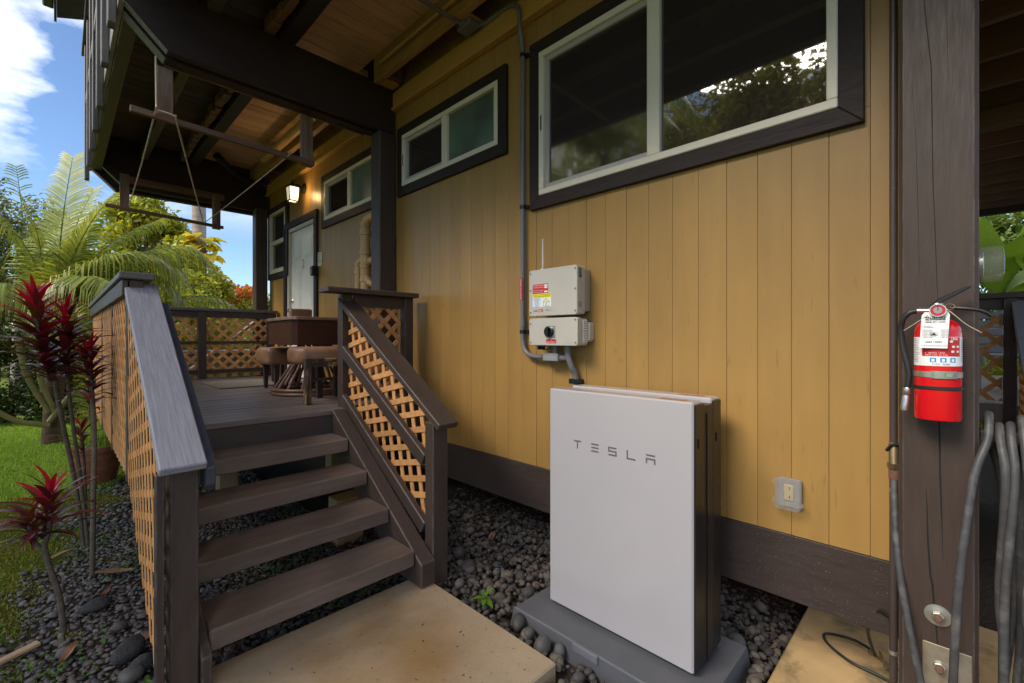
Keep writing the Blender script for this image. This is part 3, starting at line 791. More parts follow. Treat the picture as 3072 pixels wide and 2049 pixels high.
# handrail of the stair that leaves the far side of the deck
D('handrail', prism(BM(), [(0.95, 7.42, 0.80), (2.2, 7.42, 1.86), (2.2, 7.42, 1.90), (0.95, 7.42, 0.84)], (0, 0.14, 0), b=0.004), rail_m)
D('handrail', prism(BM(), [(0.95, 7.47, 0.40), (2.2, 7.47, 1.46), (2.2, 7.47, 1.50), (0.95, 7.47, 0.44)], (0, 0.04, 0), b=0.004), rail_m)
# end panel by the wall, above the stair
D('guard_cap', box(1.40, 2.20, 3.30, 3.47, 1.875, 1.915, b=0.006), brown_x, label='short top rail at the head of the stair')
D('guard_rail', box(1.66, 2.17, 3.40, 3.438, 1.78, 1.872, b=0.003), brown_x)
D('guard_rail', box(1.66, 2.10, 3.40, 3.438, 1.05, 1.10, b=0.003), brown_x)
D('guard_post', box(2.105, 2.19, 3.38, 3.46, 0.5, 1.872, b=0.004), brown_z)
D('guard_post', box(1.562, 1.650, 3.415, 3.50, 0.62, 1.872, b=0.004), brown_z)
lattice(deck, [(1.652, 1.10), (2.104, 1.10), (2.104, 1.78), (1.652, 1.78)], lambda u, v: (u, 3.445, v), (0, 1, 0))

# ---------------------------------------------------------------- staircase
stair = thing('staircase', (0.95, 2.8, 0.08), 'brown wooden staircase of four open treads with lattice side rails climbing to the deck', 'staircase')
T = lambda name, bm, m, smooth=None, label=None: props(obj(name, bm, m, stair, smooth), label)
TR = [(2.227, 0.293), (2.512, 0.464), (2.794, 0.638), (3.072, 0.810)]
for yt, zt in TR:
    T('tread', box(0.446, 1.452, yt, yt + 0.285, zt - 0.092, zt, b=0.007), tread_m)
for yt, zt in TR:
    for xs in (0.475, 1.425):
        for ys in (0.06, 0.225): T('screw', lathe(BM(), [(0.0045, 0), (0.004, 0.0008)], (xs, yt + ys, zt - 0.0002), (0, 0, 1), 8), rust)
SL = 0.171 / 0.281
def slope(x0, x1, y0, y1, z0, h, b=0.004, plumb=True):
    """board following the stair from (y0,z0 top edge) up to y1, h deep vertically"""
    z1 = z0 + (y1 - y0) * SLR
    return prism(BM(), [(x0, y0, z0 - h), (x0, y1, z1 - h), (x0, y1, z1), (x0, y0, z0)], (x1 - x0, 0, 0), b=b)
SLR = 0.645
def stringer(x0, x1):
    return prism(BM(), [(x0, 2.165, 0.088), (x0, 2.42, 0.088), (x0, 3.355, 0.70), (x0, 3.355, 0.985), (x0, 2.165, 0.225)], (x1 - x0, 0, 0), b=0.005)
tilt(T('stringer', stringer(1.456, 1.552), brown_y), math.atan(0.64))
T('stringer', stringer(0.405, 0.443), brown_y)
# right side: newel, cap, rails, lattice
T('newel_post', box(1.562, 1.672, 2.20, 2.285, 0.02, 1.02, b=0.005), brown_z)
SR = 0.615
def railp(x0, x1, y0, y1, z0, h, sl=SR, b=0.005):
    z1 = z0 + (y1 - y0) * sl
    dy, dz = -h * sl / math.hypot(1, sl), h / math.hypot(1, sl)
    return prism(BM(), [(x0, y0, z0), (x0, y1, z1), (x0, y1 + dy * -0.0, z1 - h * math.hypot(1, sl)), (x0, y0 - dy * 1.0, z0 - dz)], (x1 - x0, 0, 0), b=b)
tilt(T('handrail', railp(1.545, 1.692, 2.115, 3.455, 1.022, 0.042), brown_y), math.atan(SR))
tilt(T('guard_rail', railp(1.560, 1.60, 2.287, 3.413, 0.815, 0.085, 0.58), brown_y), math.atan(0.58))
tilt(T('guard_rail', railp(1.560, 1.60, 2.287, 3.413, 0.40, 0.085, 0.61), brown_y), math.atan(0.61))
lattice(stair, [(2.288, 0.32), (3.413, 1.00), (3.413, 1.76), (2.288, 1.06)], lambda u, v: (1.612, u, v), (1, 0, 0), ang=33)
# left side: newel, wide weathered cap, inner board, lattice down to the ground
T('newel_post', box(0.305, 0.402, 2.195, 2.285, 0.02, 1.02, b=0.005), brown_z)
T('lattice_frame', box(0.258, 0.286, 2.165, 2.205, 0.0, 1.00, b=0.003), brown_z)
tilt(T('handrail', railp(0.262, 0.415, 2.105, 3.42, 1.035, 0.036, 0.625), rail_m, label='wide weathered grey handrail on the yard side'), math.atan(0.625))
ir = [(2.16, 0.93), (2.19, 0.90), (2.26, 0.905), (3.35, 1.56), (3.35, 1.72), (3.30, 1.735), (2.19, 1.04), (2.155, 1.0)]
T('inner_rail', prism(BM(), [(0.418, a, z) for a, z in ir], (0.036, 0, 0), b=0.004), M('dark_rail_blue_sheen', (0.060, 0.060, 0.078), rough=0.4, bump=0.1))  # dark board; its blue sheen is put into the base colour
T('guard_rail', railp(0.30, 0.34, 2.287, 3.36, 0.62, 0.09, 0.66), brown_y)
lattice(stair, [(2.206, 0.08), (3.358, 0.72), (3.358, 1.75), (2.206, 1.03)], lambda u, v: (0.283, u, v), (-1, 0, 0), th=0.0032, w=0.034, ang=31)

# ---------------------------------------------------------------- porch furniture
tb = thing('dining_table', (1.85, 4.6, DZ), 'dark mahogany square table on a splayed rattan base on the deck', 'table')
def octo(x0, x1, y0, y1, c, skew=0.0):
    p = [(x0 + c, y0), (x1 - c, y0), (x1, y0 + c), (x1, y1 - c), (x1 - c, y1), (x0 + c, y1), (x0, y1 - c), (x0, y0 + c)]
    return [(a + skew * (b_ - y0), b_) for a, b_ in p]
obj('table_top', prism(BM(), [(a, b_, 1.692) for a, b_ in octo(1.44, 2.14, 4.17, 5.06, 0.05, 0.06)], (0, 0, 0.030), b=0.004), table_top_m, tb)
obj('apron', prism(BM(), [(a, b_, 1.462) for a, b_ in octo(1.462, 2.12, 4.19, 5.04, 0.04, 0.06)], (0, 0, 0.229), b=0.003), table_m, tb)
cx, cy = 1.82, 4.60
for j in range(16):
    a = 2 * math.pi * j / 16 + 0.1
    obj('pole', tube(BM(), [(cx + 0.15 * math.cos(a), cy + 0.15 * math.sin(a), 1.46), (cx + 0.17 * math.cos(a + 0.05), cy + 0.17 * math.sin(a + 0.05), 1.33), (cx + 0.37 * math.cos(a), cy + 0.37 * math.sin(a), 1.02)], 0.014, 8), rattan, tb, 40)
for z in (0.998, 1.034):
    ring = [(cx + 0.385 * math.cos(2 * math.pi * j / 40), cy + 0.385 * math.sin(2 * math.pi * j / 40), z) for j in range(41)]
    obj('base_ring', tube(BM(), ring, 0.017, 8), rattan, tb, 40)

def cushion(x0, x1, y0, y1, z0, z1, r=0.035):
    bm = box(x0, x1, y0, y1, z0, z1)
    bmesh.ops.bevel(bm, geom=bm.edges[:], offset=r, segments=3, affect='EDGES', profile=0.5)
    return bm
s1 = thing('stool', (1.62, 3.95, DZ), 'brown leather stool with scuffed carved legs, nearest the stair', 'stool', 'leather dining seats at the deck table')
obj('seat', cushion(1.392, 1.86, 3.79, 4.16, 1.30, 1.452, 0.045), leather, s1, 50)
for x, y in ((1.405, 3.735), (1.80, 3.735), (1.64, 4.085), (1.80, 4.085)):
    obj('leg', box(x, x + 0.05, y, y + 0.05, DZ + 0.002, 1.31 + 0.05 * (y < 3.9), b=0.004), worn if y < 3.9 else ebony, s1)
obj('carved_rail', box(1.456, 1.799, 3.742, 3.78, 1.285, 1.358, b=0.004), worn_x, s1)
obj('stretcher', box(1.456, 1.799, 3.75, 3.775, 1.17, 1.195, b=0.003), ebony, s1)
s2 = thing('stool', (1.72, 5.2, DZ), 'brown leather stool with plain dark legs at the far side of the table', 'stool', 'leather dining seats at the deck table')
obj('seat', cushion(1.50, 1.96, 4.98, 5.42, 1.245, 1.425, 0.045), leather, s2, 50)
for x, y in ((1.57, 5.0), (1.88, 5.0), (1.57, 5.34), (1.88, 5.34)):
    obj('leg', prism(BM(), [(x - 0.004, y, 1.25), (x + 0.05, y, 1.25), (x + 0.038, y, DZ + 0.002), (x + 0.006, y, DZ + 0.002)], (0, 0.045, 0), b=0.003), ebony, s2)
s3 = thing('chair', (2.0, 5.6, DZ), 'brown leather chair whose padded back shows above the table by the door', 'chair', 'leather dining seats at the deck table')
obj('backrest', cushion(1.90, 2.16, 5.30 + 0.22, 5.37 + 0.22, 1.45, 1.875, 0.025), leather, s3, 50)
obj('seat', cushion(1.80, 2.2, 5.60, 5.98, 1.30, 1.42, 0.03), leather, s3, 50)
for x, y in ((1.83, 5.62), (2.13, 5.62), (1.83, 5.92), (2.13, 5.92)):
    obj('leg', box(x, x + 0.04, y, y + 0.04, DZ + 0.002, 1.31, b=0.003), ebony, s3)
bm = box(1.20, 1.85, 5.55, 6.45, DZ + 0.003, DZ + 0.012)
props(obj('door_mat', bm, mat_m), 'flat woven mat lying on the deck boards before the door', 'mat')

# wall things on the porch
ln = thing('wall_lantern', (2.2, 6.15, 3.3), 'lit black coach lantern with frosted panes above the door', 'lantern')
obj('back_plate', lathe(BM(), [(0.065, 0), (0.065, 0.012), (0.045, 0.025), (0.02, 0.03)], (XW - 0.002, 6.10, 3.50), (-1, 0, 0), 20), black_m, ln, 40)
obj('arm', tube(BM(), spline([(XW - 0.02, 6.10, 3.50), (XW - 0.09, 6.10, 3.53), (XW - 0.14, 6.10, 3.50)]), 0.011, 8), black_m, ln, 40)
lx, ly = XW - 0.15, 6.10
fr = BM()
for sx in (-1, 1):
    for sy in (-1, 1):
        tube(fr, [(lx + sx * 0.062, ly + sy * 0.062, 3.48), (lx + sx * 0.050, ly + sy * 0.050, 3.30)], 0.006, 6)
for z, h in ((3.48, 0.064), (3.30, 0.053)):
    for s in ((-h, h, -h - 0.006, -h + 0.006), (-h, h, h - 0.006, h + 0.006), (-h - 0.006, -h + 0.006, -h, h), (h - 0.006, h + 0.006, -h, h)):
        bx(fr, lx + s[0], lx + s[1], ly + s[2], ly + s[3], z - 0.006, z + 0.006)
lathe(fr, [(0.086, 0), (0.05, 0.03), (0.03, 0.036), (0.012, 0.05), (0.010, 0.07), (0.003, 0.10)], (lx, ly, 3.484), (0, 0, 1), 8)
lathe(fr, [(0.01, 0), (0.006, 0.02)], (lx + 0.03, ly, 3.275), (0, 0, 1), 8)
obj('cage', fr, black_m, ln)
for ax, sg in ((0, -1), (0, 1), (1, -1), (1, 1)):
    def pt(w_, zv, off):
        return (lx + sg * off, ly + w_, zv) if ax == 0 else (lx + w_, ly + sg * off, zv)
    bm = BM(); bm.faces.new([bm.verts.new(p) for p in (pt(-0.049, 3.306, 0.05), pt(0.049, 3.306, 0.05), pt(0.058, 3.474, 0.06), pt(-0.058, 3.474, 0.06))])
    obj('glass_pane', bm, lamp_glass, ln)
obj('bulb', lathe(BM(), [(0.004, 0), (0.02, 0.015), (0.026, 0.035), (0.018, 0.06), (0.012, 0.08)], (lx, ly, 3.35), (0, 0, 1), 14), bulb_m, ln, 60)
pl = bpy.data.lights.new('lantern_light', 'POINT'); pl.energy = 1.6; pl.color = (1.0, 0.68, 0.30); pl.shadow_soft_size = 0.05
plo = bpy.data.objects.new('lantern_light', pl); COL.objects.link(plo); plo.location = (lx - 0.0, ly - 0.10, 3.40)

sg_ = thing('wall_sign', (XW, 5.62, 2.42), 'small cream notice with five little green plants on the siding by the door', 'sign')
obj('board', box(XW - 0.012, XW - 0.0025, 5.53, 5.71, 2.42, 2.59, b=0.002), M('cream_sign', (0.62, 0.58, 0.46), rough=0.5, bump=0.05), sg_)
for j in range(3): text(('PLEASE REMOVE', 'YOUR SHOES', 'MAHALO')[j], 0.02, grey_l, sg_, (XW - 0.013, 5.62, 2.558 - j * 0.026), (0, -1, 0), (0, 0, 1), 'CENTER')
for j in range(5):
    yq = 5.555 + j * 0.031
    bm = BM(); prism(bm, [(XW - 0.0135, yq - 0.008, 2.475), (XW - 0.0135, yq + 0.008, 2.475), (XW - 0.0135, yq, 2.505)], (0.001, 0, 0)); bx(bm, XW - 0.0135, XW - 0.0125, yq - 0.002, yq + 0.002, 2.45, 2.475)
    obj('plant_print', bm, green_l, sg_)
lk = thing('lock_box', (XW - 0.04, 5.66, 2.3), 'small black key lock box fixed to the door trim', 'lock box')
obj('body', box(XW - 0.085, XW - 0.033, 5.625, 5.695, 2.30, 2.42, b=0.006), black_m, lk)
obj('cover', box(XW - 0.093, XW - 0.086, 5.632, 5.688, 2.315, 2.41, b=0.003), M('lockbox_grey', (0.22, 0.21, 0.20), rough=0.4), lk)
obj('dial', box(XW - 0.096, XW - 0.0935, 5.645, 5.675, 2.37, 2.40, b=0.001), black_m, lk)

gb = thing('utility_shed', (1.85, 8.35, 0), 'low pale green boarded shed just beyond the far lattice guard', 'shed')
obj('wall', box(1.30, 2.30, 8.05, 8.60, 0, 1.28, b=0.004), M('shed_green', (0.20, 0.24, 0.14), rough=0.6), gb)
obj('roof', box(1.25, 2.35, 8.0, 8.65, 1.283, 1.33, b=0.004), rail_m, gb)

# ---------------------------------------------------------------- drying racks of redwood sticks and rope
def rack(label, bar, stubs, m_bar):
    x0, x1, y, z0, z1 = bar
    r_ = thing('drying_rack', ((x0 + x1) / 2, y, min(z0, z1)), label, 'drying rack')
    obj('bar', prism(BM(), [(x0, y, z0), (x1, y, z1), (x1, y, z1 + 0.042), (x0, y, z0 + 0.042)], (0, 0.036, 0), b=0.003), m_bar, r_)
    for (xa, xb, za, zb) in stubs:
        obj('hanger', box(xa, xb, y + 0.037, y + 0.075, za, zb, b=0.003), raw_z, r_)
    return r_
rack('redwood stick rack hung under the near beam at the head of the deck', (0.34, 1.575, 3.985, 3.078, 3.036), [(0.487, 0.582, 3.085, 3.468), (1.478, 1.575, 3.035, 3.468)], raw_x)
rack('dark stick rack hung under the far beam against the sky', (0.405, 1.68, 7.54, 3.175, 3.11), [(0.545, 0.64, 3.165, 3.64), (1.55, 1.65, 3.10, 3.61)], raw_x)
def rope(label, pts, r=0.006):
    o = obj('rope', tube(BM(), spline(pts, 5), r, 6), rope_m, None, 40)
    return props(o, label, 'rope', 'ropes strung between the two drying racks')
rope('pale rope from the near rack hanger down to the left end of the far rack', [(0.475, 3.97, 3.50), (0.478, 3.97, 3.16), (0.47, 3.975, 3.09), (0.56, 5.8, 3.17), (0.632, 7.525, 3.235)])
rope('pale rope from middle of near rack to right end of far rack', [(0.49, 3.978, 3.13), (0.585, 3.978, 3.12), (0.60, 3.978, 3.06), (1.02, 5.8, 3.12), (1.43, 7.525, 3.16)])
rope('pale slack rope rising from far rack to right end of near rack', [(1.44, 7.53, 3.15), (1.40, 5.9, 3.10), (1.352, 4.05, 3.055), (1.352, 3.975, 3.09)])

# ---------------------------------------------------------------- solar equipment on the wall
def rbox(x0, x1, y0, y1, z0, z1, r, seg=3):
    """box whose edges running in x are rounded, with small bevels on the face"""
    pts = []
    for cyy, czz, a0 in ((y1 - r, z1 - r, 0), (y0 + r, z1 - r, 90), (y0 + r, z0 + r, 180), (y1 - r, z0 + r, 270)):
        for k_ in range(seg + 1):
            a = rad(a0 + 90 * k_ / seg); pts.append((x0, cyy + r * math.cos(a), czz + r * math.sin(a)))
    return prism(BM(), pts, (x1 - x0, 0, 0), b=0.003)
def screws(par, x, pts):
    for y, z in pts:
        b1 = lathe(BM(), [(0.0075, 0), (0.0075, 0.0015)], (x, y, z), (-1, 0, 0), 12)
        o = obj('screw', b1, grey_l, par, 30)
        obj
        bm = lathe(BM(), [(0.0035, 0), (0.0035, 0.0005)], (x - 0.0016, y, z), (-1, 0, 0), 6)
        obj('screw_socket', bm, ink, par)
inv = thing('solar_inverter', (2.2, 1.755, 1.66), 'upper white inverter box with red and yellow warning stickers on the siding', 'inverter')
FX = 2.13
obj('cover', rbox(FX, FX + 0.05, 1.565, 1.946, 1.666, 1.960, 0.016), white_enc, inv, 30)
obj('housing', rbox(FX + 0.052, FX + 0.085, 1.568, 1.943, 1.669, 1.957, 0.014), white_enc, inv, 30)
obj('back_plate', box(FX + 0.087, XW - 0.0025, 1.575, 1.935, 1.69, 1.945, b=0.004), grey_alu, inv)
screws(inv, FX - 0.0003, [(1.932, 1.938), (1.932, 1.83), (1.932, 1.69), (1.578, 1.94), (1.578, 1.82), (1.578, 1.69)])
obj('antenna', tube(BM(), [(2.16, 1.853, 1.962), (2.16, 1.853, 2.158)], [0.0075, 0.006], 10), M('antenna_grey', (0.50, 0.47, 0.42), rough=0.45), inv, 40)
obj('antenna_nut', lathe(BM(), [(0.014, 0), (0.014, 0.006), (0.009, 0.012)], (2.16, 1.853, 1.961), (0, 0, 1), 10), grey_alu, inv, 40)
def sticker(par, x, y0, y1, z0, z1, m, name='sticker'):
    return obj(name, box(x - 0.0008, x, y0, y1, z0, z1), m, par)
def line(par, x, y, z, s, txt, m=ink, al='LEFT', bold=0.0, sx=1.0):
    text(txt, s, m, par, (x - 0.0002, y, z), (0, -1, 0), (0, 0, 1), al, 0.0002, bold, sx=sx)
X0 = FX - 0.0004
s_ = sticker(inv, X0, 1.786, 1.914, 1.808, 1.868, red_l)
for j, t_ in enumerate(('MAXIMUM VOLTAGE', 'MAXIMUM CIRCUIT CURRENT', 'MAX RATED OUTPUT CURRENT', 'OF THE CHARGE CONTROLLER')):
    line(s_, X0 - 0.0009, 1.910, (1.856, 1.844, 1.826, 1.815)[j], (0.0095, 0.0085, 0.006, 0.006)[j], t_, wht_l)
for zc in (1.858, 1.845, 1.819): obj('value_patch', box(X0 - 0.0014, X0 - 0.0009, 1.790, 1.815, zc - 0.0055, zc + 0.0045), wht_l, s_)
s_ = sticker(inv, X0 - 0.0009, 1.757, 1.914, 1.782, 1.8075, yel_l)
line(s_, X0 - 0.0019, 1.836, 1.796, 0.0115, 'SOLAR PV SYSTEM EQUIPPED', ink, 'CENTER'); line(s_, X0 - 0.0019, 1.836, 1.785, 0.0115, 'WITH RAPID SHUTDOWN', ink, 'CENTER')
s_ = sticker(inv, X0, 1.842, 1.914, 1.724, 1.7815, pale_l)
for j, t_ in enumerate(('TURN RAPID', 'SHUTDOWN SWITCH', 'TO THE OFF', 'POSITION TO', 'SHUT DOWN', 'PV SYSTEM', 'IN ARRAY')):
    line(s_, X0 - 0.0009, 1.878, 1.7735 - j * 0.0078, 0.0062, t_, ink, 'CENTER')
s_ = sticker(inv, X0, 1.760, 1.8415, 1.724, 1.7815, wht_l)
hb = BM()
def stroke(a, b_, t=0.0007, x=X0 - 0.0016):
    a, b_ = Vector((0, *a)), Vector((0, *b_)); d_ = (b_ - a).normalized(); n_ = Vector((0, -d_.z, d_.y)) * t
    prism(hb, [Vector((x, 0, 0)) + p for p in (a - n_, b_ - n_, b_ + n_, a + n_)], (0.0006, 0, 0))
for a, b_ in (((1.829, 1.752), (1.80, 1.779)), ((1.80, 1.779), (1.771, 1.752)), ((1.829, 1.752), (1.771, 1.752)), ((1.823, 1.752), (1.823, 1.729)), ((1.777, 1.752), (1.777, 1.729)), ((1.823, 1.729), (1.777, 1.729)),
              ((1.8, 1.752), (1.8, 1.742)), ((1.804, 1.742), (1.796, 1.742)), ((1.804, 1.742), (1.804, 1.733)), ((1.796, 1.742), (1.796, 1.733)), ((1.804, 1.733), (1.796, 1.733))): stroke(a, b_)
obj('house_diagram', hb, ink, s_)
obj('panel_print', prism(BM(), [(X0 - 0.0013, 1.818, 1.755), (X0 - 0.0013, 1.782, 1.755), (X0 - 0.0013, 1.80, 1.772)], (0.0004, 0, 0)), yel_l, s_)
line(inv, X0, 1.908, 1.695, 0.019, 'solar', ink)
s_ = sticker(inv, X0, 1.828, 1.868, 1.692, 1.709, M('orange_red_logo', (0.62, 0.06, 0.03), bump=0)); line(s_, X0 - 0.0009, 1.866, 1.696, 0.015, 'edge', wht_l)
line(inv, X0, 1.812, 1.695, 0.018, '~HD', green_l); line(inv, X0, 1.772, 1.6965, 0.0105, 'wave', grey_l)
# side labels
for z0, z1, m in ((1.885, 1.945, grey_l), (1.85, 1.873, white_enc), (1.71, 1.745, grey_l)):
    o = obj('side_label', box(FX + 0.012, FX + 0.045, 1.5640, 1.5647, z0, z1), m, inv)
for j in range(5): obj('side_print', box(FX + 0.014, FX + 0.042, 1.5632, 1.5638, 1.938 - j * 0.008, 1.941 - j * 0.008), ink, inv)
obj('side_code', box(FX + 0.026, FX + 0.042, 1.5632, 1.5638, 1.889, 1.903), ink, inv)

dsc = thing('disconnect_box', (2.2, 1.755, 1.48), 'lower white switch box with black rotary knob under the inverter', 'switch box')
obj('cover', rbox(FX, FX + 0.045, 1.562, 1.946, 1.481, 1.652, 0.016), white_enc, dsc, 30)
obj('housing', rbox(FX + 0.047, FX + 0.095, 1.556, 1.945, 1.483, 1.645, 0.016), white_enc, dsc, 30)
obj('back_plate', rbox(FX + 0.097, XW - 0.0025, 1.545, 1.93, 1.505, 1.625, 0.02), white_enc, dsc, 30)
screws(dsc, FX - 0.0003, [(1.932, 1.618), (1.932, 1.500), (1.578, 1.636), (1.578, 1.500)])
obj('knob_plate', box(FX - 0.004, FX - 0.0003, 1.727, 1.797, 1.531, 1.602, b=0.002), chrome, dsc)
kn = lathe(BM(), [(0.033, 0), (0.033, 0.01), (0.029, 0.012), (0.029, 0.006), (0.0, 0.006)], (FX - 0.0045, 1.775, 1.567), (-1, 0, 0), 24)
bx(kn, FX - 0.034, FX - 0.010, 1.766, 1.784, 1.536, 1.594, b=0.004)
obj('knob', kn, black_m, dsc, 30)
s_ = sticker(dsc, X0, 1.722, 1.800, 1.496, 1.521, red_l); line(s_, X0 - 0.0009, 1.761, 1.511, 0.009, 'DC', wht_l, 'CENTER'); line(s_, X0 - 0.0009, 1.761, 1.4995, 0.0105, 'DISCONNECT', wht_l, 'CENTER')
line(dsc, X0, 1.672, 1.497, 0.017, 'solaredge', white_enc)
for j, z0 in enumerate((1.575, 1.505)):
    obj('side_label', box(FX + 0.050, FX + 0.088, 1.5548, 1.5555, z0, z0 + 0.058), wht_l, dsc)
    for q in range(5): obj('side_print', box(FX + 0.053, FX + 0.085, 1.5541, 1.5547, z0 + 0.008 + q * 0.010, z0 + 0.011 + q * 0.010), ink, dsc)
for y in (1.905, 1.873): obj('cable_gland', lathe(BM(), [(0.006, -0.03), (0.013, -0.026), (0.015, -0.018), (0.012, -0.015), (0.016, -0.012), (0.016, -0.001)], (2.185, y, 1.482), (0, 0, 1), 10), black_m, dsc, 40)
obj('cable', tube(BM(), spline([(2.185, 1.873, 1.453), (2.18, 1.84, 1.455), (2.18, 1.80, 1.47)]), 0.0025, 6), ink, dsc, 40)

cd = thing('conduit_pipe', (2.24, 2.11, 1.4), 'long grey conduit dropping down the siding left of the big window', 'conduit')
r_c = 0.0165
obj('pipe', tube(BM(), spline([(2.10, 2.60, 3.868), (2.215, 2.50, 3.868), (2.235, 2.33, 3.875), (2.225, 2.20, 3.86), (2.215, 2.125, 3.79), (2.205, 2.107, 3.70), (2.225, 2.108, 3.58), (2.245, 2.110, 3.46), (2.247, 2.112, 3.0), (2.247, 2.112, 2.2), (2.247, 2.112, 1.60), (2.245, 2.108, 1.50), (2.24, 2.075, 1.435), (2.235, 2.01, 1.407), (2.23, 1.90, 1.403), (2.22, 1.72, 1.403)], 6), r_c, 12), grey_pvc, cd, 50)
obj('pipe', tube(BM(), [(2.14, 2.605, 3.868), (1.3, 2.62, 3.862), (0.42, 2.63, 3.86)], r_c, 12), grey_pvc, cd, 50)
obj('junction_fitting', box(2.105, 2.20, 2.50, 2.66, 3.835, 3.885, b=0.006), grey_pvc, cd)
obj('coupling', tube(BM(), [(2.232, 2.42, 3.871), (2.236, 2.33, 3.875)], 0.022, 12), grey_pvc, cd, 50)
obj('coupling', tube(BM(), [(2.247, 2.112, 1.66), (2.247, 2.112, 1.60)], 0.0205, 12), grey_pvc, cd, 50)
obj('tee_fitting', box(2.185, 2.245, 1.757, 1.880, 1.380, 1.432, b=0.005), M('fitting_grey', (0.26, 0.25, 0.26), rough=0.4, bump=0.05), cd)
obj('riser', tube(BM(), [(2.215, 1.80, 1.425), (2.215, 1.80, 1.478)], 0.021, 12), grey_pvc, cd, 50)
obj('end_cap', tube(BM(), [(2.22, 1.756, 1.403), (2.22, 1.705, 1.403)], 0.021, 12), grey_pvc, cd, 50)
for y, z in ((2.112, 3.475), (2.112, 2.43), (2.112, 1.572)):
    c_ = tube(BM(), [(2.247, y, z - 0.012), (2.247, y, z + 0.012)], 0.0215, 12); bx(c_, 2.255, XW - 0.003, y - 0.04, y - 0.012, z - 0.012, z + 0.012, b=0.002)
    obj('clamp', c_, black_m, cd, 40)
for y in (1.90,): obj('clamp', tube(BM(), [(2.23, y, 1.403), (2.23, y - 0.02, 1.403)], 0.021, 12), black_m, cd, 40)
o = sticker(cd, 2.2295, 2.0995, 2.1245, 1.79, 1.94, red_l, 'warning_label')
text('SOLAR PV DC CIRCUIT', 0.0135, wht_l, o, (2.2285, 2.1075, 1.793), (0, 0, 1), (0, 1, 0), 'LEFT', 0.0002)
bp = thing('battery_conduit', (2.2, 1.65, 1.25), 'short bent grey conduit running from the switch box down behind the white battery', 'conduit')
obj('pipe', tube(BM(), spline([(2.20, 1.690, 1.48), (2.205, 1.688, 1.42), (2.22, 1.672, 1.35), (2.245, 1.662, 1.30), (2.25, 1.660, 1.22)], 6), 0.019, 12), grey_pvc, bp, 50)
obj('coupling', tube(BM(), [(2.20, 1.69, 1.479), (2.20, 1.69, 1.445)], 0.024, 12), grey_pvc, bp, 50)
obj('clamp', box(2.225, XW - 0.003, 1.62, 1.70, 1.245, 1.275, b=0.003), black_m, bp)

# ---------------------------------------------------------------- batteries on their pad
def pad():
    p = thing('equipment_pad', (1.95, 1.17, 0), 'grey plastic equipment pad lying on the gravel under the batteries', 'pad')
    bm = BM(); z1 = 0.1
    a = [(1.70, 0.68), (2.24, 0.68), (2.24, 1.66), (1.70, 1.66)]
    b_ = [(1.685, 0.665), (2.255, 0.665), (2.255, 1.675), (1.685, 1.675)]
    v = [bm.verts.new((*q, z1)) for q in a]; w_ = [bm.verts.new((*q, 0.0)) for q in b_]
    bm.faces.new(v); bm.faces.new(w_[::-1])
    for i_ in range(4): bm.faces.new((w_[i_], w_[(i_ + 1) % 4], v[(i_ + 1) % 4], v[i_]))
    bev(bm, v, 0.006)
    bmesh.ops.recalc_face_normals(bm, faces=bm.faces[:])
    obj('base', bm, pad_m, p)
    obj('notch', box(1.686, 1.7, 1.13, 1.27, 0.066, 0.1015, b=0.002), M('pad_notch', (0.14, 0.14, 0.155), rough=0.5), p)
pad()
def battery(x0, label, front, pad_z=0.103):
    y0, y1, z0, z1 = 0.768, 1.552, pad_z + 0.012, 1.257
    t = thing('home_battery', (x0, 1.16, pad_z), label, 'battery', 'pair of white home batteries')
    d = 0.098
    side = 0.028
    cv = rbox(x0 if front else x0 + d - side - 0.02, x0 + side if front else x0 + d - 0.004, y0, y1, z0, z1, 0.010, 3)
    obj('cover', rbox(x0, x0 + d, y0 + 0.006, y1, z0, z1, 0.010, 3) if False else box(x0, x0 + d, y0 + 0.004, y1, z0, z1, b=0.007), batt_w, t)
    cv.free()
    obj('side_panel', box(x0 + (0.006 if front else -0.002), x0 + d + (0.002 if front else -0.006), y0 - 0.004, y0 + 0.003, z0 + 0.008, z1 - 0.012, b=0.002), batt_k, t)
    obj('side_fitting', box(x0 + 0.030, x0 + 0.044, y0 - 0.008, y0 - 0.0045, 1.06, 1.10, b=0.002), black_m, t)
    obj('foot', box(x0 + 0.02, x0 + d - 0.02, y0 + 0.05, y1 - 0.05, pad_z - 0.002, z0), batt_k, t)
    sl_ = obj('warning_label', box(x0 + 0.025, x0 + 0.060, y0 + 0.05, y0 + 0.17, z1, z1 + 0.0008), M('label_amber', (0.30, 0.13, 0.07), rough=0.4, bump=0, var=0.3, scale=60), t)
    return t
bt = battery(1.862, 'front white battery panel with grey lettering across its face', True)
bt2 = battery(2.062, 'rear white battery standing against the siding behind the lettered one', False)
obj('core', box(1.9635, 2.0595, 0.7650, 1.540, 0.12, 1.235), batt_r, bt)
obj('side_trim', box(1.985, 2.0, 0.7600, 0.7645, 0.12, 1.2), batt_k, bt)
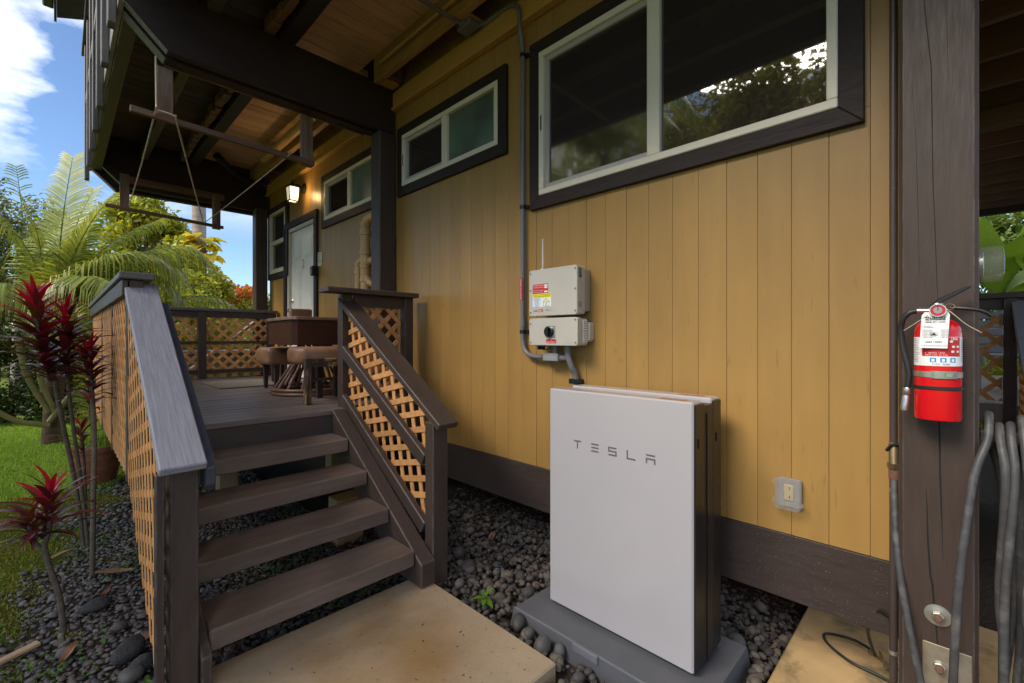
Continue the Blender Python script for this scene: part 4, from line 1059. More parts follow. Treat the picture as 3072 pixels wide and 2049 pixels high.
# wordmark
def logo(letter, ya, w_=0.047, h=0.042, zb=0.963):
    t = 0.0075
    R_ = []                      # rectangles in (u right, v up), unit letter box
    if letter == 'T': P_ = [[(0, 1), (1, 1), (0.93, 0.82), (0.07, 0.82)], [(0.42, 0.78), (0.58, 0.78), (0.58, 0), (0.42, 0)]]
    if letter == 'E': P_ = [[(0, 1), (1, 1), (0.93, 0.82), (0.07, 0.82)], [(0.05, 0.6), (0.95, 0.6), (0.95, 0.42), (0.05, 0.42)], [(0.07, 0.18), (0.93, 0.18), (1, 0), (0, 0)]]
    if letter == 'S': P_ = [[(0, 1), (1, 1), (0.93, 0.82), (0, 0.82)], [(0, 0.818), (0.15, 0.818), (0.15, 0.602), (0, 0.602)], [(0, 0.6), (1, 0.6), (1, 0.42), (0, 0.42)], [(0.85, 0.418), (1, 0.418), (1, 0.182), (0.85, 0.182)], [(0, 0), (0.07, 0.18), (1, 0.18), (1, 0)]]
    if letter == 'L': P_ = [[(0, 1), (0.15, 1), (0.15, 0.182), (0, 0.182)], [(0, 0), (0, 0.18), (0.93, 0.18), (1, 0)]]
    if letter == 'A': P_ = [[(0, 1), (1, 1), (0.93, 0.82), (0.07, 0.82)], [(0, 0.6), (1, 0.6), (1, 0.42), (0, 0.42)], [(0, 0.418), (0.15, 0.418), (0.15, 0), (0, 0)], [(0.85, 0.418), (1, 0.418), (1, 0), (0.85, 0)]]
    bm = BM()
    for p in P_:
        prism(bm, [(1.8618, ya - u * w_, zb + v * h) for u, v in p], (-0.0005, 0, 0))
    obj('logo_letter', bm, logo_m, bt)
for L_, ya in zip('TESLA', (1.389, 1.283, 1.184, 1.084, 0.987)): logo(L_, ya)

# ---------------------------------------------------------------- outlet, water pipe, hose, cable
ot = thing('outlet_cover', (2.25, 0.512, 0.77), 'clear weatherproof outlet cover low on the siding left of the post', 'outlet')
obj('base', rbox(XW - 0.02, XW - 0.0025, 0.466, 0.561, 0.782, 0.908, 0.01), M('outlet_grey', (0.26, 0.25, 0.235), rough=0.4), ot, 30)
obj('receptacle', box(XW - 0.026, XW - 0.0202, 0.495, 0.533, 0.812, 0.882, b=0.003), M('almond_plastic', (0.48, 0.37, 0.20), rough=0.4), ot)
for z in (0.828, 0.866): obj('slot', box(XW - 0.0268, XW - 0.0262, 0.508, 0.512, z - 0.006, z + 0.006), ink, ot)
obj('lid', rbox(XW - 0.060, XW - 0.022, 0.464, 0.563, 0.778, 0.911, 0.012), clear_m, ot, 30)
for z in (0.800, 0.885): obj('hinge', box(XW - 0.055, XW - 0.03, 0.563, 0.572, z, z + 0.02, b=0.002), clear_m, ot)
obj('clasp', box(XW - 0.056, XW - 0.03, 0.452, 0.464, 0.80, 0.815, b=0.002), clear_m, ot)

wp = thing('water_pipe', (2.2, 0.158, 0), 'brown painted standpipe with a brass tap beside the big post', 'pipe')
obj('pipe', tube(BM(), [(2.205, 0.158, 0.055), (2.205, 0.158, 4.09)], 0.0125, 12), brpipe, wp, 40)
vb = tube(BM(), [(2.19, 0.158, 1.128), (2.135, 0.152, 1.128)], 0.014, 10)
tube(vb, [(2.135, 0.152, 1.145), (2.115, 0.150, 1.06)], 0.0155, 10)
lathe(vb, [(0.02, 0), (0.02, 0.02)], (2.118, 0.150, 1.058), (-0.2, 0, 1), 8)
obj('tap', vb, brass, wp, 40)
obj('tap_handle', tube(BM(), spline([(2.12, 0.172, 1.118), (2.115, 0.155, 1.142), (2.11, 0.13, 1.15)]), 0.005, 8), black_m, wp, 40)
obj('collar', lathe(BM(), [(0.0165, 0), (0.0165, 0.035)], (2.116, 0.149, 1.02), (-0.1, 0, 1), 12), rust, wp, 40)
for z in (0.95, 0.34): obj('strap', lathe(BM(), [(0.0145, 0), (0.0145, 0.014)], (2.205, 0.158, z), (0, 0, 1), 12), steel, wp, 40)

hs = thing('garden_hose', (2.1, -0.15, 0.1), 'thick dusty black hose looped over a hanger on the right side of the big post', 'hose')
obj('hanger', box(2.07, 2.13, -0.36, -0.062, 1.20, 1.235, b=0.004), post_m, hs)
HR = 0.0112
obj('lead', tube(BM(), spline([(2.116, 0.149, 1.035), (2.085, 0.146, 0.93), (2.03, 0.132, 0.75), (1.985, 0.10, 0.55), (1.955, 0.062, 0.36), (1.945, 0.03, 0.2), (1.95, -0.02, 0.10), (1.99, -0.12, 0.078), (2.08, -0.2, 0.09)], 6), HR * 0.98, 12), hose_m, hs, 60)
for j in range(12):
    y = -0.082 - 0.024 * j
    lean = (0.072, -0.004, 0.018, -0.03, 0.012, -0.012, 0.028, -0.02, 0.01, -0.016, 0.02, 0.0)[j]
    zb = (0.15, 0.36, 0.28, 0.22, 0.40, 0.30, 0.2, 0.34, 0.26, 0.42, 0.3, 0.24)[j]
    xf = (1.925, 2.0, 1.955, 2.01, 1.94, 1.985, 1.97, 2.0, 1.95, 1.98, 1.99, 1.96)[j]
    zt = 1.262 + (0.022, -0.012, -0.006, 0.018, 0.0, 0.012, 0.0, 0.016, -0.006, 0.01, 0.0, 0.01)[j]
    w1, w2 = R.uniform(-0.012, 0.012), R.uniform(-0.015, 0.015)
    pts = [(xf + 0.02, y + lean * 1.15, zb + 0.25), (xf + 0.03 + w1, y + lean * 0.8 + w2, 0.75), (2.01 - w2, y + lean * 0.35 - w1, 1.08), (2.045, y + lean * 0.05, 1.21), (2.10, y, zt), (2.155, y - 0.004, 1.20), (2.175, y - 0.012 - lean * 0.3, 1.05), (2.17 + w2, y - 0.02 - lean * 0.6, 0.7), (2.13, y - 0.012, zb + 0.08), (2.06, y, zb), (xf + 0.03, y + lean, zb + 0.1), (xf + 0.02, y + lean * 1.15, zb + 0.25)]
    obj('loop', tube(BM(), spline(pts, 6), HR, 12), hose_m, hs, 60)

cb = obj('drip_line', tube(BM(), spline([(2.22, 0.165, 0.47), (2.27, 0.2, 0.455), (2.31, 0.235, 0.40), (2.40, 0.255, 0.29), (2.52, 0.255, 0.17), (2.60, 0.25, 0.09), (2.655, 0.26, 0.073), (2.69, 0.34, 0.073), (2.655, 0.44, 0.073), (2.58, 0.43, 0.073), (2.50, 0.33, 0.073), (2.48, 0.22, 0.073), (2.44, 0.10, 0.073), (2.40, 0.02, 0.073)], 6), 0.0065, 8), rubber, None, 60)
props(cb, 'thin black drip hose curled on the stained concrete under the skirt board', 'hose')
dv = BM()
tube(dv, [(2.62, 0.262, 0.085), (2.575, 0.20, 0.088), (2.56, 0.15, 0.10)], 0.011, 8); tube(dv, [(2.59, 0.225, 0.09), (2.575, 0.23, 0.135)], 0.006, 6); tube(dv, [(2.575, 0.20, 0.088), (2.54, 0.21, 0.088)], 0.009, 8); lathe(dv, [(0.016, 0), (0.016, 0.012)], (2.62, 0.262, 0.078), (0, 0, 1), 8)
props(obj('hose_valve', dv, brass, None, 40), 'small dull valve fitting on the end of the thin drip hose', 'valve')

# ---------------------------------------------------------------- fire extinguisher
fx, fy = 1.968, 0.034
fe = thing('fire_extinguisher', (fx, fy, 1.27), 'red fire extinguisher with an inspection tag strapped to the big brown post', 'fire extinguisher')
obj('cylinder', lathe(BM(), [(0.050, 1.27), (0.0545, 1.272), (0.056, 1.28), (0.056, 1.545), (0.054, 1.560), (0.048, 1.574), (0.036, 1.585), (0.020, 1.592), (0.018, 1.60)], (fx, fy, 0), (0, 0, 1), 40), ext_red, fe, 30)
def cyl(r, a0, a1, z0, z1, n=20):
    """patch of a cylinder round the body; angle 0 faces the camera (-x), positive to the right (-y)"""
    bm = BM(); pr = None
    for i_ in range(n + 1):
        a = rad(a0 + (a1 - a0) * i_ / n)
        p = (fx - r * math.cos(a), fy - r * math.sin(a))
        c_ = (bm.verts.new((*p, z0)), bm.verts.new((*p, z1)))
        if pr: bm.faces.new((pr[0], c_[0], c_[1], pr[1]))
        pr = c_
    return bm
lb = obj('label', cyl(0.0563, -100, 100, 1.442, 1.532, 40), wht_l, fe, 60)
obj('label_print', cyl(0.0565, -38, 62, 1.472, 1.531), red_l, lb, 60)
for j in range(3): obj('pictogram', cyl(0.0566, -17 + j * 24, -2 + j * 24, 1.4535, 1.4675, 5), blue_l, lb, 60)
for j in range(3):
    obj('pictogram', cyl(0.0567, -13 + j * 24, -6 + j * 24, 1.456, 1.464, 3), wht_l, lb, 60)
for j in range(14):
    obj('small_print', cyl(0.0565, -85, -85 + R.uniform(26, 40), 1.525 - j * 0.0056, 1.5268 - j * 0.0056, 6), grey_l if j % 4 else red_l, lb, 60)
for j in range(10): obj('small_print', cyl(0.0565, 68, 68 + R.uniform(8, 18), 1.520 - j * 0.007, 1.5225 - j * 0.007, 3), grey_l, lb, 60)
for j, (aa, zc) in enumerate(((30, 1.515), (36, 1.499), (50, 1.499), (34, 1.484), (50, 1.484))): obj('pictogram', cyl(0.0567, aa, aa + 8, zc, zc + 0.006, 3), wht_l, lb, 60)
def ctext(t_, s, m, a, z, al='CENTER'):
    for i_, ch in enumerate(t_):
        if ch == ' ': continue
        aa = rad(a + (i_ - (len(t_) - 1) / 2) * s * 0.62 / 0.0567 * 57.3)
        text(ch, s, m, lb, (fx - 0.0568 * math.cos(aa), fy - 0.0568 * math.sin(aa), z), (math.sin(aa), -math.cos(aa), 0), (0, 0, 1), 'CENTER', 0.0002)
ctext('ONS', 0.011, wht_l, 44, 1.522); ctext('FIRST ALERT', 0.0062, ink, 10, 1.4455); ctext('SWEEP SIDE TO SIDE', 0.0048, wht_l, -2, 1.4745); ctext('3. SQUEEZE LEVER', 0.0048, wht_l, -6, 1.481)
obj('strap', cyl(0.0575, -105, 105, 1.406, 1.424, 40), steel, fe, 60)
bk = cyl(0.0600, -14, 48, 1.4035, 1.4265, 12); obj('buckle', bk, chrome, fe, 60)
obj('buckle_tab', cyl(0.0615, 18, 34, 1.409, 1.421, 4), steel, fe, 60)
obj('rubber_band', lathe(BM(), [(0.0562, 0), (0.0585, 0.002), (0.0585, 0.010), (0.0562, 0.012)], (fx, fy, 1.366), (0, 0, 1), 40), rubber, fe, 40)
obj('bracket', box(2.018, 2.0285, fy - 0.022, fy + 0.022, 1.26, 1.60, b=0.002), black_m, fe)
vb = lathe(BM(), [(0.020, 0), (0.022, 0.006), (0.016, 0.012), (0.015, 0.04), (0.010, 0.046)], (fx, fy, 1.597), (0, 0, 1), 16)
tube(vb, [(fx, fy + 0.01, 1.617), (fx - 0.006, fy + 0.047, 1.616)], 0.0085, 10)
obj('valve_body', vb, M('valve_nickel', (0.52, 0.47, 0.40), rough=0.3, metal=0.8, bump=0.05), fe, 40)
gz = lathe(BM(), [(0.0195, 0), (0.0205, 0.012), (0.0195, 0.016), (0.0175, 0.016), (0.0165, 0.012)], (fx - 0.054, fy - 0.002, 1.614), (-1, 0, 0), 24)
tube(gz, [(fx - 0.012, fy - 0.002, 1.614), (fx - 0.054, fy - 0.002, 1.614)], 0.007, 10)
g_ = obj('gauge', gz, chrome, fe, 30)
obj('gauge_face', lathe(BM(), [(0.017, 0), (0.0165, 0.0005)], (fx - 0.067, fy - 0.002, 1.614), (-1, 0, 0), 24), red_l, g_)
obj('gauge_face', lathe(BM(), [(0.0105, 0), (0.010, 0.0005)], (fx - 0.0680, fy - 0.002, 1.614), (-1, 0, 0), 20), grey_l, g_)
obj('gauge_needle', box(fx - 0.0692, fx - 0.0688, fy - 0.003, fy - 0.001, 1.614, 1.628), ink, g_)
lv = prism(BM(), [(fx - 0.012, 0.054, 1.632), (fx - 0.012, 0.030, 1.656), (fx - 0.012, -0.030, 1.687), (fx - 0.012, -0.042, 1.688), (fx - 0.012, -0.034, 1.680), (fx - 0.012, 0.020, 1.645), (fx - 0.012, 0.036, 1.628)], (0.024, 0, 0), b=0.0015)
obj('lever', lv, black_m, fe)
obj('carry_handle', tube(BM(), spline([(fx, 0.006, 1.624), (fx, -0.03, 1.620), (fx, -0.062, 1.612), (fx, -0.080, 1.600), (fx, -0.084, 1.594)], 5), 0.0055, 8), black_m, fe, 40)
hp = spline([(fx - 0.006, 0.080, 1.617), (fx - 0.008, 0.100, 1.612), (fx - 0.006, 0.117, 1.590), (fx, 0.122, 1.555), (fx, 0.118, 1.50), (fx - 0.004, 0.108, 1.45), (fx - 0.006, 0.102, 1.41), (fx - 0.006, 0.106, 1.365)], 6)
obj('discharge_hose', tube(BM(), hp, 0.0085, 12), rubber, fe, 60)
obj('hose_ferrule', tube(BM(), [(fx - 0.005, 0.047, 1.616), (fx - 0.006, 0.082, 1.617)], 0.010, 12), chrome, fe, 40)
obj('nozzle', lathe(BM(), [(0.0095, 0), (0.0105, 0.002), (0.0105, 0.02), (0.009, 0.023), (0.009, 0.027), (0.0105, 0.03), (0.0105, 0.075), (0.008, 0.077)], (fx - 0.006, 0.106, 1.366), (0.02, 0.10, -1), 14), M('nozzle_alu', (0.55, 0.53, 0.52), rough=0.28, metal=0.9, bump=0), fe, 35)
# inspection tag, hanging in front of the label
tx = fx - 0.064
tg = obj('inspection_tag', prism(BM(), [(tx + 0.004, 0.062, 1.610), (tx + 0.004, 0.010, 1.611), (tx + 0.004, 0.0055, 1.600), (tx, 0.011, 1.497), (tx, 0.0745, 1.498), (tx + 0.004, 0.069, 1.600)], (0.0006, 0, 0)), wht_l, fe)
def tl(t_, y, z, s, al='CENTER', b_=0.0, sx=1.0): text(t_, s, ink, tg, (tx + 0.0035 - (1.61 - z) * 0.036 - 0.0007, y, z), (0, -1, 0), (0.036, 0, 1), al, 0.0001, b_, sx=sx)
tl('VALLEY ISLE', 0.038, 1.5895, 0.0088, b_=0.0002, sx=1.0); tl('FIRE EXTINGUISHER', 0.038, 1.5845, 0.0052, b_=0.0002); tl('(808) 871-4430', 0.038, 1.5765, 0.0074)
tl('2022 / 2023', 0.042, 1.5145, 0.0078); tl('SERVICED BY', 0.064, 1.565, 0.0032, 'LEFT'); tl('RECHARGED BY', 0.064, 1.561, 0.0032, 'LEFT')
for j in range(6):
    tl('ANNUAL CHECK', 0.067, 1.553 - j * 0.0045, 0.003, 'LEFT'); tl('HYDRO TEST', 0.026, 1.553 - j * 0.0045, 0.003, 'LEFT')
for j in range(12): tl('|%d' % (j % 9 + 1), 0.070 - j * 0.005, 1.504, 0.0045, 'LEFT')
ov = BM()
for j in range(20):
    a, c_ = 2 * math.pi * j / 20, 2 * math.pi * (j + 1) / 20
    q = [(0.041 - rr * math.cos(t_), 1.541 + rr * 0.75 * math.sin(t_)) for rr, t_ in ((0.0085, a), (0.0085, c_), (0.0078, c_), (0.0078, a))]
    prism(ov, [(tx - 0.0001, *p) for p in q], (0.0004, 0, 0))
prism(ov, [(tx - 0.0001, 0.047, 1.538), (tx - 0.0001, 0.035, 1.538), (tx - 0.0001, 0.041, 1.546)], (0.0004, 0, 0))
obj('tag_emblem', ov, ink, tg)
obj('tag_tie', tube(BM(), spline([(fx - 0.03, 0.012, 1.618), (fx - 0.05, -0.004, 1.600), (fx - 0.045, -0.03, 1.570), (fx - 0.035, -0.062, 1.545)], 4), 0.0011, 6), rope_m, fe)
obj('tag_tie', tube(BM(), spline([(tx - 0.001, 0.055, 1.600), (fx - 0.05, 0.085, 1.575), (fx - 0.035, 0.113, 1.553)], 4), 0.0011, 6), rope_m, fe)
obj('pin_ring', tube(BM(), [(fx - 0.012, fy - 0.028 + 0.011 * math.cos(2 * math.pi * j / 14), 1.627 + 0.009 * math.sin(2 * math.pi * j / 14)) for j in range(15)], 0.0012, 6), brass, fe, 40)

# ---------------------------------------------------------------- right-hand side yard
em = thing('electric_meter', (2.36, -0.08, 1.73), 'round glass electric meter sticking out behind the right edge of the post', 'meter')
obj('socket', lathe(BM(), [(0.078, 0), (0.078, 0.03), (0.072, 0.034)], (2.37, -0.032, 1.797), (0, -1, 0), 28), grey_alu, em, 35)
obj('glass_dome', lathe(BM(), [(0.066, 0.0), (0.066, 0.05), (0.060, 0.062), (0.045, 0.066), (0.0, 0.067)], (2.37, -0.066, 1.797), (0, -1, 0), 28), clear_m, em, 35)
obj('register', lathe(BM(), [(0.05, 0), (0.05, 0.012), (0.045, 0.014)], (2.37, -0.0665, 1.797), (0, -1, 0), 20), M('meter_register', (0.5, 0.48, 0.45), rough=0.3, metal=0.6), em, 35)
sd = thing('side_deck', (7.2, -1.2, 0), 'second brown deck with a lattice rail seen past the right edge of the big post', 'deck')
E_ = lambda name, bm, m: obj(name, bm, m, sd)
E_('floor', box(5.45, 9.6, -3.2, -0.06, 0.84, 0.98), deckb_m)
E_('guard_cap', box(5.42, 5.58, -3.2, -0.05, 1.855, 1.90, b=0.005), brown_y)
E_('guard_rail', box(5.48, 5.52, -3.2, -0.05, 1.76, 1.852, b=0.003), brown_y)
E_('guard_post', box(5.44, 5.53, -0.375, -0.298, 0.0, 1.852, b=0.004), brown_z)
E_('guard_post', box(5.44, 5.53, -1.60, -1.50, 0.0, 1.852, b=0.004), brown_z)
lattice(sd, [(-0.296, 1.0), (-0.055, 1.0), (-0.055, 1.76), (-0.296, 1.76)], lambda u, v: (5.53, u, v), (1, 0, 0), pitch=0.125)
E_('handrail', prism(BM(), [(5.46, -0.34, 1.835), (4.1, -0.34, 0.97), (4.1, -0.34, 0.93), (5.46, -0.34, 1.795)], (0, -0.13, 0), b=0.004), rail_m)
E_('handrail', prism(BM(), [(5.44, -0.37, 1.70), (4.2, -0.37, 0.91), (4.2, -0.37, 0.85), (5.44, -0.37, 1.62)], (0, -0.04, 0), b=0.004), brown_y)
E_('newel_post', box(4.1, 4.19, -0.42, -0.335, 0.0, 0.93, b=0.004), brown_z)
lattice(sd, [(4.2, 0.06), (5.435, 0.06), (5.435, 1.62), (4.2, 0.85)], lambda u, v: (u, -0.395, v), (0, 1, 0), pitch=0.11)
for k_, (yt, zt) in enumerate(((4.35, 0.2), (4.65, 0.4), (4.95, 0.6), (5.2, 0.8))):
    E_('tread', box(yt, yt + 0.27, -1.48, -0.43, zt - 0.08, zt, b=0.005), tread_m)
E_('ceiling', box(2.36, 10.6, -4.5, -0.05, 3.84, 3.88), dark_board)
x = 2.6
while x < 10.5:
    E_('joist', box(x, x + 0.05, -4.5, -0.05, 3.60, 3.838, b=0.003), wood('side_joist', (0.13, 0.08, 0.06), GY) if x < 2.7 else bpy.data.materials['side_joist']); x += 0.56
E_('beam', box(10.45, 10.58, -4.5, -0.05, 3.50, 3.838, b=0.004), beam_y)
E_('beam', box(5.9, 6.0, -4.5, -0.05, 3.44, 3.598, b=0.004), wood('side_beam', (0.10, 0.06, 0.04), GY))
E_('brace', tube(BM(), [(3.3, -0.15, 3.55), (4.6, -0.9, 3.59)], 0.018, 6), raw_x)
E_('brace', tube(BM(), [(3.0, -0.10, 3.10), (3.5, -0.35, 3.5)], 0.012, 6), raw_x)
E_('post', box(10.45, 10.58, -3.2, -3.06, 0, 3.5, b=0.004), brown_z)
lc = thing('lounge_chair', (7.4, -0.5, 0.98), 'pale slatted lounge chair glimpsed through the right lattice', 'chair')
for j in range(7): obj('slat', box(6.9 + j * 0.11, 6.98 + j * 0.11, -1.0, -0.15, 1.33, 1.352, b=0.003), rail_m, lc)
for j in range(5): obj('slat', prism(BM(), [(7.70 + j * 0.05, -1.0, 1.36 + j * 0.1), (7.74 + j * 0.05, -1.0, 1.44 + j * 0.1), (7.76 + j * 0.05, -1.0, 1.43 + j * 0.1), (7.72 + j * 0.05, -1.0, 1.35 + j * 0.1)], (0, 0.85, 0)), rail_m, lc)
for x in (6.92, 7.62):
    for y in (-0.98, -0.22): obj('leg', box(x, x + 0.05, y, y + 0.05, 0.982, 1.33), rail_m, lc)

flush_texts(); TEXTS.clear()
# ---------------------------------------------------------------- gravel
def ico(n=1):
    b = bmesh.new(); bmesh.ops.create_icosphere(b, subdivisions=n, radius=1)
    V = np.array([v.co[:] for v in b.verts]); F = np.array([[v.index for v in f.verts] for f in b.faces]); b.free(); return V, F
ICV, ICF = ico(2)
def pebbles(name, P, sz, mat, par=None, flat=(0.35, 0.6)):
    n = len(P); m = len(ICV)
    a = NR.uniform(0, 2 * np.pi, n)
    ax = np.stack([sz, sz * NR.uniform(0.6, 0.9, n), sz * NR.uniform(*flat, n)], 1)
    V = ICV[None] * (1 + 0.10 * NR.standard_normal((n, m, 1)).clip(-1.2, 1.2) * 0.6) * ax[:, None, :]
    tilt = NR.normal(0, 0.28, n)
    x = V[..., 0] * np.cos(tilt)[:, None] - V[..., 2] * np.sin(tilt)[:, None]
    z = V[..., 0] * np.sin(tilt)[:, None] + V[..., 2] * np.cos(tilt)[:, None]
    c, s = np.cos(a)[:, None], np.sin(a)[:, None]
    Q = np.stack([x * c - V[..., 1] * s, x * s + V[..., 1] * c, z], -1) + P[:, None, :]
    F = (ICF[None] + (np.arange(n) * m)[:, None, None]).reshape(-1, 3)
    return npobj(name, Q.reshape(-1, 3), F, mat, par, smooth=True)
def scatter(x0, x1, y0, y1, pitch, keep):
    gx_, gy_ = np.meshgrid(np.arange(x0, x1, pitch), np.arange(y0, y1, pitch))
    p = np.stack([gx_.ravel(), gy_.ravel()], 1) + NR.uniform(-0.5, 0.5, (gx_.size, 2)) * pitch * 1.1
    return p[keep(p[:, 0], p[:, 1])]
def wob(x, y): return 0.10 * np.sin(3.1 * x + 5.3 * y) + 0.09 * np.sin(7.7 * y - 4.1 * x) + 0.06 * np.sin(15 * x + 11 * y)
def edge(x, y): return x - (-0.90 + 0.21 * y) + wob(x, y)           # >0: gravel side of the lawn line
def solid(x, y): return ((x > 0.17) & (x < 1.57) & (y > 1.23) & (y < 2.33)) | ((y < 0.58) & (x > 1.28)) | ((x > 1.66) & (x < 2.27) & (y > 0.64) & (y < 1.70))
def gkeep(x, y): return (edge(x, y) > -0.02 + NR.uniform(-0.10, 0.16, x.shape)) & ~solid(x, y)
p1 = scatter(-0.75, 1.55, 1.2, 4.9, 0.0265, gkeep)
s1_ = NR.uniform(0.0085, 0.019, len(p1)) * (1 + 0.5 * (NR.random(len(p1)) > 0.9))
p2 = scatter(-0.4, 1.55, 4.9, 7.6, 0.05, gkeep); s2_ = NR.uniform(0.014, 0.03, len(p2))
P = np.concatenate([p1, p2]); Sz = np.concatenate([s1_, s2_])
props(pebbles('gravel', np.column_stack([P, NR.uniform(0.0, 0.016, len(P))]), Sz, peb_m), 'dark smooth beach gravel spread along the lawn and under the stair', 'gravel', kind='stuff')
p3 = scatter(0.3, 2.75, 0.5, 3.5, 0.032, lambda x, y: ~solid(x, y) & ((x > 1.55) | (y < 1.25)) & (NR.random(x.shape) > np.clip((y - 2.4) * 0.7 + (x - 2.1) * 0.5, 0, 0.85)))
s3_ = NR.uniform(0.011, 0.026, len(p3)) * (1 + 0.7 * (NR.random(len(p3)) > 0.85))
props(pebbles('gravel', np.column_stack([p3, NR.uniform(0.010, 0.050, len(p3))]), s3_, peb_brown, flat=(0.5, 0.8)), 'dusty grey pebbles around the battery pad under the house wall', 'gravel', kind='stuff')

def stone(name, c, ax, m, rz=0.0, rough_=0.06):
    b = bmesh.new(); bmesh.ops.create_icosphere(b, subdivisions=3, radius=1)
    ph = [R.uniform(0, 6) for _ in range(6)]
    for v in b.verts:
        k_ = 1 + rough_ * (math.sin(3 * v.co.x + ph[0]) + math.sin(4 * v.co.y + ph[1]) + math.sin(3.5 * v.co.z + ph[2])) + 0.35 * rough_ * (math.sin(11 * v.co.x + ph[3]) + math.sin(13 * v.co.y + ph[4]))
        x, y, z = v.co.x * ax[0] * k_, v.co.y * ax[1] * k_, v.co.z * ax[2] * k_
        v.co = (c[0] + x * math.cos(rz) - y * math.sin(rz), c[1] + x * math.sin(rz) + y * math.cos(rz), c[2] + z)
    return obj(name, b, m, None, 180)
for c, ax, rz, m, lab in [
    ((0.235, 2.78, 0.05), (0.085, 0.05, 0.05), 0.9, lava_m, 'long pitted dark lava rock against the foot of the stair lattice'),
    ((0.262, 2.63, 0.045), (0.05, 0.04, 0.04), 0.4, lava_m, 'rounded pitted rock right beside the foot of the stair lattice'),
    ((0.225, 2.58, 0.04), (0.045, 0.04, 0.035), 0.2, stone_m, 'dusky rounded stone at the lower edge of the photo by the lattice'),
    ((0.145, 3.40, 0.04), (0.065, 0.05, 0.035), 0.3, lava_m, 'low black lava rock in the gravel behind the small ti plant'),
    ((0.215, 3.08, 0.03), (0.045, 0.03, 0.02), 0.8, stone_m, 'smooth oval stone in the gravel near the stair lattice'),
    ((0.02, 3.02, 0.03), (0.04, 0.03, 0.02), 0.1, stone_m, 'smooth oval stone in the gravel left of the big lava rock')]:
    props(stone('stone', c, ax, m, rz), lab, 'stone', 'larger stones lying in the yard gravel')
for c, ax, rz, lab in [
    ((1.655, 1.585, 0.065), (0.05, 0.036, 0.04), 0.6, 'big round pebble touching the left front corner of the grey pad'),
    ((1.640, 1.50, 0.055), (0.03, 0.028, 0.035), 0.2, 'upright pebble between the concrete slab edge and the grey pad'),
    ((1.620, 1.395, 0.06), (0.046, 0.04, 0.045), 0.2, 'largest brownish pebble between the concrete slab corner and the pad'),
    ((1.665, 1.325, 0.05), (0.028, 0.026, 0.03), 0.9, 'small dark pebble beside the largest brownish pebble at the pad'),
    ((1.865, 2.24, 0.05), (0.06, 0.045, 0.035), 0.5, 'pale oval pebble left of the round black drain cap'),
    ((1.92, 2.40, 0.06), (0.045, 0.04, 0.04), 0.1, 'pale round pebble behind the black drain cap'),
    ((1.73, 2.42, 0.05), (0.055, 0.05, 0.035), 0.8, 'broad grey pebble near the stair newel post'),
    ((1.70, 2.12, 0.04), (0.04, 0.03, 0.03), 0.3, 'grey pebble at the slab edge just behind the green seedling'),
    ((2.33, 0.75, 0.04), (0.05, 0.04, 0.035), 0.7, 'grey pebble to the right of the pad under the wall'),
    ((2.36, 0.90, 0.04), (0.06, 0.045, 0.04), 0.2, 'long brown pebble right of the batteries under the skirt board')]:
    props(stone('pebble', c, ax, stone_m, rz, 0.035), lab, 'pebble', 'larger rounded pebbles around the battery pad')
dc = lathe(BM(), [(0.055, 0), (0.058, 0.02), (0.052, 0.028), (0.04, 0.03), (0.036, 0.040), (0.026, 0.042), (0.024, 0.036), (0.002, 0.036)], (2.02, 2.10, 0.025), (0, 0, 1), 24)
props(obj('drain_cap', dc, black_m, None, 30), 'round black drain cap sunk in the pebbles under the wall', 'drain cap')

# leaf litter under the house and twigs
def leafquads(name, P, size, mat, par=None, flat=0.0, aspect=0.5, up=None, fold=0.25):
    """n leaf-shaped folded quads (4 tris) at P with random orientation"""
    n = len(P)
    d = NR.standard_normal((n, 3)); d /= np.linalg.norm(d, axis=1)[:, None]
    if flat: d[:, 2] *= (1 - flat); d /= np.linalg.norm(d, axis=1)[:, None]
    nr = NR.standard_normal((n, 3)); nr[:, 2] = np.abs(nr[:, 2]) + (0.6 if not flat else 3.0)
    s = np.cross(d, nr); s /= np.linalg.norm(s, axis=1)[:, None] + 1e-9
    w_ = np.cross(s, d)
    L = size * NR.uniform(0.6, 1.25, n); Wd = L * aspect
    L, Wd = L[:, None], Wd[:, None]
    tip = P + d * L - w_ * L * 0.15; mid = P + d * L * 0.45
    l = mid + s * Wd * 0.5 + w_ * Wd * fold; r = mid - s * Wd * 0.5 + w_ * Wd * fold
    V = np.stack([P, r, tip, l, mid], 1).reshape(-1, 3)
    F = np.array([[0, 1, 4], [1, 2, 4], [0, 4, 3], [4, 2, 3]])
    F = (F[None] + (np.arange(n) * 5)[:, None, None]).reshape(-1, 3)
    return npobj(name, V, F, mat, par)
q = np.column_stack([NR.uniform(1.6, 3.1, 5200), NR.uniform(0.55, 3.5, 5200), NR.uniform(0.012, 0.05, 5200)])
q = q[(q[:, 0] > 2.15) | (q[:, 1] > 2.3)]; q = q[~solid(q[:, 0], q[:, 1])]
props(leafquads('leaf_litter', q, 0.035, soil_m, flat=0.9), 'brown crumbled leaf litter in the dark under the house', 'leaf litter', kind='stuff')
q = np.column_stack([NR.uniform(0.4, 1.5, 2600), NR.uniform(2.3, 5.0, 2600), NR.uniform(0.015, 0.04, 2600)])
props(leafquads('leaf_litter', q, 0.03, soil_m, flat=0.9), 'dry crumbled leaves scattered on the gravel beneath the stair', 'leaf litter', kind='stuff')
